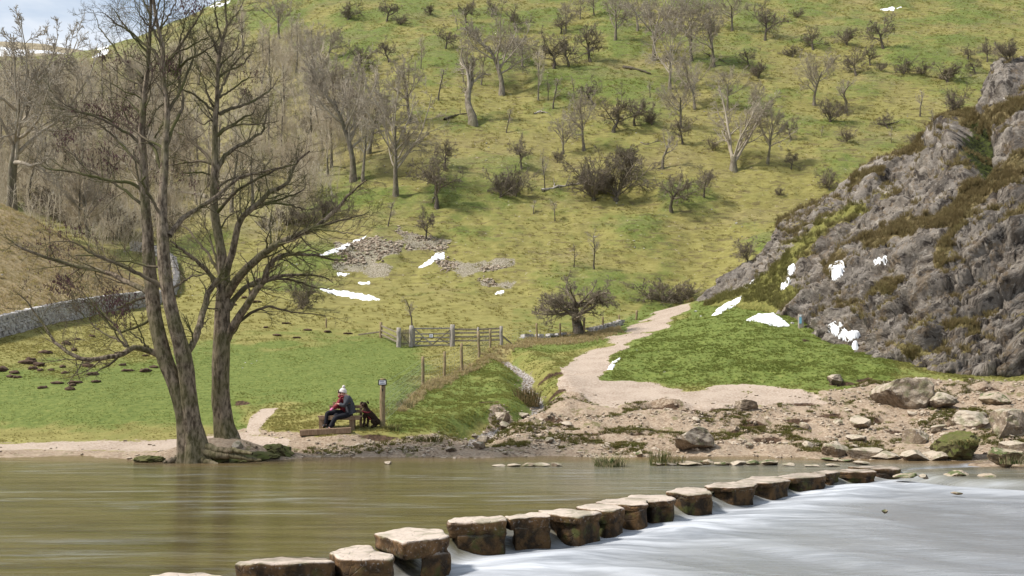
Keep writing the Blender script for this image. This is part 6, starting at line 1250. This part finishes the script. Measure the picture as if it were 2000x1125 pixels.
def hat_on(e, hd, f, org):
    ball('hat', hd + Vector((0, 0, .055)) - f * .012, .128, MAT['hat'], e, org, (1, 1, .98), (0, .25, 0), 4, cutz=-.22); bm = bmesh.new(); bmesh.ops.create_cone(bm, cap_ends=False, segments=28, radius1=.128, radius2=.131, depth=.05)
    bmesh.ops.solidify(bm, geom=bm.faces[:], thickness=.012); o = link('hat_cuff', bm_mesh('hat_cuff', bm, True), MAT['hat'], e); o.location = hd + Vector((0, 0, .035)) - f * .012 - Vector(org); o.rotation_euler = (0, .25, 0)
    ball('bobble', hd + Vector((.035, 0, .215)), .058, MAT['hat'], e, org, fuzz=.12)
    bm = bmesh.new(); bmesh.ops.create_uvsphere(bm, u_segments=18, v_segments=8, radius=.1)
    for v in bm.verts: v.co.z *= .5
    o = link('scarf', bm_mesh('scarf', bm, True), MAT['red'], e); o.location = hd + f * .01 + Vector((.03, 0, -.13)) - Vector(org)
    skin('scarf_end', {'a': (hd + f * .06 - Vector((0, 0, .13)), .05), 'b': (hd + f * .10 - Vector((0, .02, .24)), .05), 'c': (hd + f * .13 - Vector((0, .03, .34)), .04)}, [('a', 'b'), ('b', 'c')], MAT['red'], e, org, 1, .004)
def hair_on(e, hd, f, org):
    ball('hair', hd + Vector((0, 0, .03)) - f * .022, .122, MAT['hair'], e, org, (1, 1, 1.12), sub=3, fuzz=.02, cutz=-.85)
    ball('hood', hd - f * .06 - Vector((0, 0, .12)), .10, MAT['red'], e, org, (1.1, 1.25, .7))
pa = dict(pel=J(684, 806, .12), chest=J(681, 782, .06), neck=J(676, 772, .04), head=J(669, 767.5, .03), face=Vector((-1, -.35, -.25)),
          shN=J(681, 777, -.12), elN=J(675, 793, -.20), wrN=J(664, 789, -.16), hdN=Vector((-1, .2, .1)), shF=J(680, 777, .24), elF=J(671, 792, .26), wrF=J(662, 787, .16), hdF=Vector((-1, -.3, 0)),
          hipN=J(682, 810, .02), knN=J(658, 815, -.22), anN=J(647.5, 835.5, -.34), toeN=J(640, 839, -.46), hipF=J(681, 810, .26), knF=J(654, 811, .06), anF=J(649, 834, -.05), toeF=J(642, 837, -.18))
person(J(684, 838, 0), 'person in charcoal jacket and cream bobble hat leaning forward on the bench', pa, None, 'jacket', 'trousers', 'skin', hat_on)
pb = dict(pel=J(670, 806, .40), chest=J(667, 786, .38), neck=J(665, 777, .36), head=J(663.5, 768.5, .33), face=Vector((.55, -1, -.3)),
          shN=J(663, 782, .20), elN=J(657, 793, .08), wrN=J(651, 798, -.10), hdN=Vector((-.4, -1, -.2)), shF=J(670, 782, .5), elF=J(664, 792, .30), wrF=J(657, 797, .14), hdF=Vector((-.8, -.5, 0)),
          hipN=J(664, 807, .24), knN=J(639, 806, .02), anN=J(637, 830, -.06), toeN=J(632, 834, -.20), hipF=J(664, 807, .42), knF=J(642, 805, .24), anF=J(641, 830, .14), toeF=J(636, 833, .0))
person(J(667, 838, .2), 'person in red coat with pink gloves huddled behind the charcoal jacket', pb, None, 'red', 'trousers', 'pink', hair_on)
# dog
dg0 = hit(714, 836); ddy = dg0.y - by
def K(px, py, dy): return Vector(((px - 1000) / F * by, by + ddy + dy, CZ + (HY - py) / F * by))
e = empty('dog', K(716, 835, 0), 'brown shaggy dog in a red harness sitting beside the notice post', 'dog'); og = K(716, 835, 0)
dn = {'pel': (K(732, 822, .22), .15), 'mid': (K(724, 815, .12), .14), 'ch': (K(714, 808, .02), .145), 'ch2': (K(712, 801, .0), .11), 'nk': (K(711, 796, -.01), .085), 'hd': (K(710, 788, -.05), .095), 'mz': (K(707.5, 790.5, -.17), .055), 'ns': (K(706.5, 791.5, -.24), .04), 'tl1': (K(738, 829, .32), .045), 'tl2': (K(744, 831, .34), .03)}
de = [('pel', 'mid'), ('mid', 'ch'), ('ch', 'ch2'), ('ch2', 'nk'), ('nk', 'hd'), ('hd', 'mz'), ('mz', 'ns'), ('pel', 'tl1'), ('tl1', 'tl2')]
for s_, dx, dz in (('L', -3.4, -.05), ('R', 3.6, .0)):
    dn.update({'s' + s_: (K(713 + dx, 810, -.02 + dz), .07), 'e' + s_: (K(712 + dx, 820, .03 + dz), .052), 'w' + s_: (K(711.5 + dx, 829, -.02 + dz), .042), 'p' + s_: (K(711 + dx, 834, -.09 + dz), .04)}); de += [('ch', 's' + s_), ('s' + s_, 'e' + s_), ('e' + s_, 'w' + s_), ('w' + s_, 'p' + s_)]
for s_, dy in (('N', -.10), ('F', .22)):
    dn.update({'k' + s_: (K(724, 823, .02 + dy), .085), 'h' + s_: (K(731, 831.5, .12 + dy), .05), 'q' + s_: (K(722, 834.5, -.03 + dy), .04)}); de += [('pel', 'k' + s_), ('k' + s_, 'h' + s_), ('h' + s_, 'q' + s_)]
body = skin('body', dn, de, MAT['fur'], e, og, 2, .022)
ball('snout', K(707, 791, -.2), .055, MAT['snout'], e, og, (1, 1.3, .9), sub=3, fuzz=.05); ball('nose', K(706.3, 790.3, -.275), .022, MAT['nose'], e, og, (1.2, .8, .9), sub=2)
for px in (707.3, 711.3): ball('eye', K(px, 786.5, -.145), .014, MAT['eye'], e, og, sub=2)
skin('ear', {'a': (K(705.5, 785, -.03), .03), 'b': (K(702.5, 787, -.04), .04), 'c': (K(701.5, 791, -.05), .026)}, [('a', 'b'), ('b', 'c')], MAT['fur'], e, og, 1, .015)
skin('ear', {'a': (K(712.5, 785.5, -.05), .035), 'b': (K(715.5, 785, -.05), .045), 'c': (K(717.5, 789, -.05), .03)}, [('a', 'b'), ('b', 'c')], MAT['fur'], e, og, 1, .015)
def band(name, c, rx, ry, rot, th=.018):
    t = np.linspace(0, 2 * np.pi, 37); p = np.stack([np.cos(t) * rx, np.sin(t) * ry, 0 * t], -1); V, Fc = tubes(p[None], np.full((1, 37), th), 5); V[:, 2] *= 1.6
    o = link(name, mesh_np(name, V, Fc), MAT['red'], e); o.location = Vector(c) - Vector(og); o.rotation_euler = rot
band('collar_strap', K(712.5, 804, .0), .138, .135, (.25, .1, 0)); band('girth_strap', K(721, 813, .09), .17, .168, (.9, .75, .5)); skin('back_strap', {'a': (K(714, 799.5, .09), .016), 'b': (K(721, 805.5, .10), .018), 'c': (K(726, 811, .10), .018)}, [('a', 'b'), ('b', 'c')], MAT['red'], e, og, 1)
# ================================================================== scattered ground cover (instanced with geometry nodes)
def scatter(name, protos, pts, rz, sc, var, attrs, mat, label, cat, smooth=False, tilt=None):
    "one object: its own mesh holds the prototype pieces and the points; the node tree instances the pieces on the points"
    Vs, Fs, Ls, n0 = [np.asarray(pts, np.float32)], [], [np.asarray(var, np.float32)], len(pts)
    for k, (V, Fc) in enumerate(protos): Vs.append(V); Fs.append(Fc + n0); Ls.append(np.full(len(V), 100 + k)); n0 += len(V)
    me = mesh_np(name, np.concatenate(Vs), np.concatenate(Fs), smooth); tot = n0; N0 = len(pts)
    def pad(a, fill=0.0): b = np.full((tot,) + np.shape(a)[1:], fill); b[:N0] = a; return b
    attr(me, 'variant', np.concatenate(Ls)); sc = np.asarray(sc); sc = np.repeat(sc[:, None], 3, 1) if sc.ndim == 1 else sc
    attr(me, 'sc', pad(sc)); ro = np.zeros((N0, 3)); ro[:, 2] = rz
    if tilt is not None: ro[:, :2] = tilt
    attr(me, 'ro', pad(ro))
    for k, a in attrs.items(): attr(me, k, pad(a))
    o = link(name, me, mat); tag(o, label, cat, kind='stuff')
    ng = bpy.data.node_groups.new(name, 'GeometryNodeTree'); ng.interface.new_socket('Geometry', in_out='INPUT', socket_type='NodeSocketGeometry'); ng.interface.new_socket('Geometry', in_out='OUTPUT', socket_type='NodeSocketGeometry')
    N = lambda t, **k: (lambda n: ([setattr(n, a, b) for a, b in k.items()], n)[1])(ng.nodes.new(t)); LK = ng.links.new
    gi, go = N('NodeGroupInput'), N('NodeGroupOutput'); jn = N('GeometryNodeJoinGeometry')
    def na(nm, ty): n = N('GeometryNodeInputNamedAttribute', data_type=ty); n.inputs['Name'].default_value = nm; return n.outputs[0]
    va, vs, vr = na('variant', 'FLOAT'), na('sc', 'FLOAT_VECTOR'), na('ro', 'FLOAT_VECTOR')
    def eq(v): n = N('FunctionNodeCompare', data_type='FLOAT', operation='EQUAL'); LK(va, n.inputs['A']); n.inputs['B'].default_value = v; n.inputs['Epsilon'].default_value = .3; return n.outputs[0]
    for k in range(len(protos)):
        s1 = N('GeometryNodeSeparateGeometry', domain='POINT'); LK(gi.outputs[0], s1.inputs[0]); LK(eq(100 + k), s1.inputs['Selection'])
        s2 = N('GeometryNodeSeparateGeometry', domain='POINT'); LK(gi.outputs[0], s2.inputs[0]); LK(eq(k), s2.inputs['Selection'])
        mp = N('GeometryNodeMeshToPoints'); LK(s2.outputs[0], mp.inputs[0])
        ip = N('GeometryNodeInstanceOnPoints'); LK(mp.outputs[0], ip.inputs['Points']); LK(s1.outputs[0], ip.inputs['Instance']); LK(vs, ip.inputs['Scale'])
        er = N('FunctionNodeEulerToRotation'); LK(vr, er.inputs[0]); LK(er.outputs[0], ip.inputs['Rotation']); LK(ip.outputs[0], jn.inputs[0])
    LK(jn.outputs[0], go.inputs[0]); md = o.modifiers.new('scatter', 'NODES'); md.node_group = ng; return o
def tuft(seed, n=14, spread=.35, lean=.5, w=.05, h=1.0):
    rg = np.random.default_rng(seed); V, Fc = [], []
    for k in range(n):
        a = rg.uniform(0, 6.28); r0 = spread * rg.random() ** .5; b = np.array([math.cos(a) * r0, math.sin(a) * r0, -.05]); hh = h * rg.uniform(.55, 1.0); ln = lean * rg.uniform(.3, 1.2)
        a2 = a + rg.normal() * .6; dv = np.array([math.cos(a2), math.sin(a2), 0]); s = np.array([-dv[1], dv[0], 0]) * w
        m_ = b + dv * ln * .35 * hh + np.array([0, 0, hh * .6]); t = b + dv * ln * hh + np.array([0, 0, hh * .95]); i = len(V)
        V += [b - s, b + s, m_ - s * .8, m_ + s * .8, t - s * .15, t + s * .15]; Fc += [(i, i + 1, i + 3, i + 2), (i + 2, i + 3, i + 5, i + 4)]
    return np.array(V), np.array(Fc)
def grass_mat(name, dryc, greenc, tip):
    m = M(name); g = m.at('g', 'INSTANCER'); r = m.rnd(); n = m.noise(m.pos(), .8, 3); k = m.math('ADD', g, m.math('MULTIPLY', m.math('SUBTRACT', r, .5), .5)); k = m.math('ADD', k, m.math('MULTIPLY', m.math('SUBTRACT', n, .5), .8), True)
    c = m.mix(k, dryc, greenc); c = m.mix(m.math('MULTIPLY', r, .35), c, tip); mt = m.fin(c, .9); tr = m.n('BsdfTranslucent', {'Color': c}); mx = m.n('MixShader', {0: .45, 1: m.b.outputs[0], 2: tr.outputs[0]}); m.t.links.new(mx.outputs[0], m.out.inputs[0]); return mt
MAT['grass'] = grass_mat('grass_blades', (0.29, 0.245, 0.08), (0.15, 0.19, 0.036), (0.30, 0.27, 0.10)); MAT['drygrass'] = grass_mat('dry_grass', (0.40, 0.31, 0.16), (0.27, 0.22, 0.09), (0.5, 0.42, 0.26))
MAT['cragrass'] = grass_mat('crag_grass', (0.21, 0.16, 0.075), (0.17, 0.175, 0.045), (0.34, 0.27, 0.14)); MAT['rush'] = grass_mat('rush_blades', (0.17, 0.125, 0.05), (0.075, 0.095, 0.02), (0.26, 0.2, 0.09))
MAT['moss'] = grass_mat('bank_moss', (0.14, 0.11, 0.035), (0.085, 0.105, 0.02), (0.2, 0.17, 0.06)); TU = [tuft(s) for s in (1, 2, 3)]; TL = [tuft(s, 16, .25, .75, .035) for s in (4, 5, 6)]
def pick(wt, n, seed):
    rg = np.random.default_rng(seed); wt = np.asarray(wt, float).ravel(); wt = np.where(np.isfinite(wt), np.maximum(wt, 0), 0); ids = rg.choice(len(wt), n, p=wt / wt.sum()); return ids, rg
area = df * np.gradient(gd)[np.repeat(np.arange(NR), NC)]                        # relative ground area of each grid vertex
def ground_pts(wt, n, seed):
    ids, rg = pick(wt, n, seed); j = ids % NC; i = ids // NC
    fx, fy = rg.uniform(-.5, .5, n), rg.uniform(-.5, .5, n); i2 = np.clip(i + np.sign(fy).astype(int), 0, NR - 1); j2 = np.clip(j + np.sign(fx).astype(int), 0, NC - 1); G3 = TV.reshape(NR, NC, 3)
    a = G3[i, j]; p = a + (G3[i, j2] - a) * np.abs(fx)[:, None] + (G3[i2, j] - a) * np.abs(fy)[:, None]; return ids, p, rg
green_ok = (1 - np.clip(m_path * 1.3, 0, 1)) * (1 - np.clip(m_bank * 1.3, 0, 1)) * (1 - np.clip(m_brook * 2, 0, 1)) * (1 - np.clip(m_earth * 1.5, 0, 1)) * ((pf > -120) & (pf < 2120))
clump = sstep(-.25, .35, fbm(W2 * 1.1, 3, 80))
wt = green_ok * (df > 29.5) * (df < 66) * area * (.25 + clump) * (1 - .55 * m_mead) * sstep(70, 40, df)
ids, p, rg = ground_pts(wt, 60000, 1); h = rg.uniform(.035, .085, len(p)) * (1 - .5 * m_mead[ids]) * (1 + .2 * m_mound[ids] + .2 * m_hum[ids])
scatter('meadow_grass', TU, p, rg.uniform(0, 6.28, len(p)), np.stack([h * 1.6, h * 1.6, h], -1), rg.integers(0, 3, len(p)), {'g': lush[ids] * (1 - .8 * m_brown[ids])}, MAT['grass'], 'short green and tawny grass of the meadow and mound', 'grass')
wt = (df > 60) * (df < 210) * area * (m_path < .3) * ((pf > -120) & (pf < 2120)) * (.2 + sstep(-.1, .4, fbm(W2 * .5, 3, 81)))
ids, p, rg = ground_pts(wt, 42000, 2); h = rg.uniform(.08, .20, len(p)) * (1 + .3 * (df[ids] > 110))
scatter('hillside_tussocks', TU, p, rg.uniform(0, 6.28, len(p)), np.stack([h * 2.0, h * 2.0, h], -1), rg.integers(0, 3, len(p)), {'g': np.clip(lush[ids] - .15, 0, 1) * (1 - m_brown[ids])}, MAT['grass'], 'tussocky grass covering the hillside', 'grass')
ids, p, rg = ground_pts(m_dry * (1 - m_path) * (df < 72) * area, 2000, 3); h = rg.uniform(.10, .28, len(p))
scatter('dry_grass', TL, p, rg.uniform(0, 6.28, len(p)), h, rg.integers(0, 3, len(p)), {'g': rg.random(len(p)) * .4}, MAT['drygrass'], 'long straw-coloured grass along the wire fences', 'grass')
ids, p, rg = ground_pts(m_brown * area * (pf > -150), 6000, 4); h = rg.uniform(.10, .28, len(p))
scatter('tawny_grass', TL, p, rg.uniform(0, 6.28, len(p)), h, rg.integers(0, 3, len(p)), {'g': rg.random(len(p)) * .5}, MAT['drygrass'], 'dead tawny grass on the slope above the stone wall', 'grass')
# turf and moss on the stony bank
tp = sstep(.05, .4, fbm(W2 * .8, 4, 82)); ids, p, rg = ground_pts(m_bank * (1 - m_path) * tp * (df > 29.6) * (df < 48) * (pf > 560) * (pf < 2100) * area * (.35 + .65 * sstep(850, 1000, pf)), 6000, 5); h = rg.uniform(.05, .13, len(p))
scatter('bank_turf', TU, p, rg.uniform(0, 6.28, len(p)), np.stack([h * 1.8, h * 1.8, h], -1), rg.integers(0, 3, len(p)), {'g': rg.random(len(p)) * .9}, MAT['moss'], 'scraps of turf and moss on the stony bank', 'grass')
# crag grass
gi_ = grs * (T2 < 1.12) * (T2 > 0.02) * (1 - .8 * np.clip(turfz, 0, 1)); ids, rg = pick(gi_ * (.1 + sstep(-.1, .4, nn2)), 15000, 6); p = OV2.reshape(-1, 3)[ids] + rg.normal(size=(15000, 3)) * .08; h = rg.uniform(.14, .38, len(p))
scatter('crag_grass', TL, p, rg.uniform(0, 6.28, len(p)), h, rg.integers(0, 3, len(p)), {'g': grn.ravel()[ids] * .9}, MAT['cragrass'], 'brown and olive grass hanging on the ledges of the crag', 'grass')
# loose stone
def lowrock(seed):
    me = rock_mesh('r', (1, .8, .6), seed, 1, 6, .12); V = np.empty(len(me.vertices) * 3); me.vertices.foreach_get('co', V); Fc = np.array([q.vertices[:] for q in me.polygons]); bpy.data.meshes.remove(me)
    return V.reshape(-1, 3), np.c_[Fc, Fc[:, 2]][:, :4] if False else Fc
def tri_scatter(name, protos, *a, **k): return scatter(name, protos, *a, **k)
LR = [lowrock(s) for s in (1, 2, 3, 4)]
ids, p, rg = ground_pts(m_bank * (1 - .8 * m_path) * (df > 27.6) * (df < 46) * (pf < 2150) * (pf > -150) * area * (.08 + .9 * sstep(480, 640, pf)) * (.15 + sstep(-.1, .4, fbm(W2 * .7, 3, 83))), 10500, 7)
h = .02 + .17 * rg.random(len(p)) ** 3.4
tri_scatter('bank_stones', LR, p, rg.uniform(0, 6.28, len(p)), h * 1.25, rg.integers(0, 4, len(p)), {}, MAT['rubble'], 'small broken stones strewn over the river bank', 'stones', tilt=rg.normal(size=(len(p), 2)) * .25)
ids, p, rg = ground_pts(m_rock * area * (df > 70) * sstep(-.1, .35, fbm(W2 * .5, 3, 87)), 1500, 8); h = .10 + .40 * rg.random(len(p)) ** 2
tri_scatter('scree', LR, p, rg.uniform(0, 6.28, len(p)), h, rg.integers(0, 4, len(p)), {}, MAT['rubble'], 'grey limestone scree breaking through the lower hillside turf', 'scree', tilt=rg.normal(size=(len(p), 2)) * .3)
ids, p, rg = ground_pts((df > 45) * (df < 200) * area * (pf > -60) * (pf < 2060) * (m_path < .2) * sstep(.2, .5, fbm(W2 * .25, 3, 84)), 900, 9); h = .08 + .25 * rg.random(len(p)) ** 2.5
tri_scatter('hillside_stones', LR, p, rg.uniform(0, 6.28, len(p)), h, rg.integers(0, 4, len(p)), {}, MAT['wallstone'], 'pale stones dotted over the hillside turf', 'stones')
ids, p, rg = ground_pts(m_brook * (df > 31) * (df < 55) * area, 500, 10); h = .04 + .14 * rg.random(len(p)) ** 2
tri_scatter('brook_stones', LR, p, rg.uniform(0, 6.28, len(p)), h, rg.integers(0, 4, len(p)), {}, MAT['rubble'], 'wet stones along the bed of the little brook', 'stones')
# pale undergrowth of the wood
def brush(seed):
    rg = np.random.default_rng(seed); pp = np.zeros((7, 5, 3)); pp[:, 0, :2] = rg.normal(size=(7, 2)) * .12; d = np.c_[rg.normal(size=(7, 2)) * .28, np.ones(7)]
    for j in range(1, 5): d = d + rg.normal(size=(7, 3)) * .10; d /= np.linalg.norm(d, axis=1, keepdims=True); pp[:, j] = pp[:, j - 1] + d * .25
    pr = np.full((7, 5), .008) * np.linspace(1, .5, 5); A = Acc(); A.add(*tubes(pp, pr, 3)); a, b = spawn(rg, pp, pr, 9, .2, 1, 38, 12, .4, 3, .2, .08, .6, .004); A.add(*tubes(a, b, 3)); a, b = spawn(rg, a, b, 3, .3, 1, 38, 12, .5, 3, .2, .05, .7, .0035); A.add(*tubes(a, b, 3)); return np.concatenate(A.V), np.concatenate(A.F)
MAT['brushmat'] = MAT['wood_twig']
ids, p, rg = ground_pts(m_wood * (df > 84) * (df < 215) * area * (pf > -100) * (pf < 720) * (pyb > np.interp(pf, [0, 200, 330, 440, 560], [110, 150, 120, 80, 60])) * (1 - .85 * ((pf > 350) & (pf < 480) & (pyb > 190) & (pyb < 320))) * (.3 + sstep(-.2, .3, fbm(W2 * .15, 3, 85))), 1300, 11); h = rg.uniform(1.6, 4.2, len(p))
scatter('wood_undergrowth', [brush(s) for s in (1, 2, 3)], p, rg.uniform(0, 6.28, len(p)), np.stack([h * .9, h * .9, h], -1), rg.integers(0, 3, len(p)), {}, MAT['brushmat'], 'pale leafless undergrowth filling the wood on the left hillside', 'undergrowth', smooth=True)

# ---- loose rocks large enough to pick out, and rush clumps
for k in range(24):
    rgk = random.Random(900 + k); px = rgk.uniform(880, 1990); py = rgk.uniform(800, 884); w = rgk.uniform(14, 34)
    boulder(px, py, w, w * rgk.uniform(.35, .6), 'loose angular stone lying on the red-brown river bank', 'rock', seed=100 + k, name='loose_rock', cat='rock', group='loose rocks on the bank', sub=2, deep=.8, rz=rgk.uniform(0, 6))
def rush(px, py, w, h, label, mat='rush', g=.5, n=110, d=None, seed=0):
    pt = hit(px, py) if d is None else Vector(P(px, py, d)); s = pt.y / F; V, Fc = tuft(500 + seed, n, .5, .38, .012, 1.0); V = V * np.array([w * s * 1.0, w * s * .7, h * s])
    o = link('rush_clump', mesh_np('rush_clump', V, Fc, False), MAT[mat]); o.location = pt; tag(o, label, 'rushes', 'rush and grass clumps')
def rmat(name, c1, c2):
    m = M(name); n = m.noise(m.pos(), 9, 3); return m.fin(m.mix(m.ramp(n, .35, .65), c1, c2), .85)
MAT['rushg'] = rmat('rush_green', (0.055, 0.075, 0.016), (0.20, 0.16, 0.06)); MAT['rushp'] = rmat('sedge_pale', (0.05, 0.085, 0.014), (0.36, 0.29, 0.17)); MAT['rushb'] = rmat('rush_brown', (0.065, 0.065, 0.018), (0.25, 0.17, 0.08))
rush(1192, 911, 62, 26, 'dense sedge tussock standing in the shallows', 'rushp', n=260, d=F * 2.2 / 154, seed=1); rush(1288, 909, 44, 40, 'upright rushes on the low weir, taller clump', 'rushg', n=150, d=F * 2.2 / 152, seed=2); rush(1322, 909, 30, 28, 'upright rushes on the low weir, shorter clump', 'rushg', n=90, d=F * 2.2 / 152, seed=3)
rush(1030, 792, 48, 46, 'thick brown-green rush clump beside the brook', 'rushb', n=320, seed=4); rush(845, 862, 60, 16, 'turf tuft on the stony bank right of the notice post', 'rushg', n=160, seed=5); rush(1978, 905, 50, 26, 'grass sprouting on the mossy rock at the right edge', 'rushp', n=140, d=25.1, seed=6); rush(1890, 868, 70, 14, 'grass on top of the turfy hump of rock', 'rushg', n=160, d=27.3, seed=7)
rush(715, 832, 30, 10, 'grass at the foot of the bench and dog', 'rushg', n=80, seed=8); rush(765, 842, 40, 18, 'green grass at the foot of the notice post', 'rushg', n=140, seed=9); rush(790, 796, 30, 22, 'straw-coloured grass clump behind the notice post', 'rushp', n=90, seed=10)
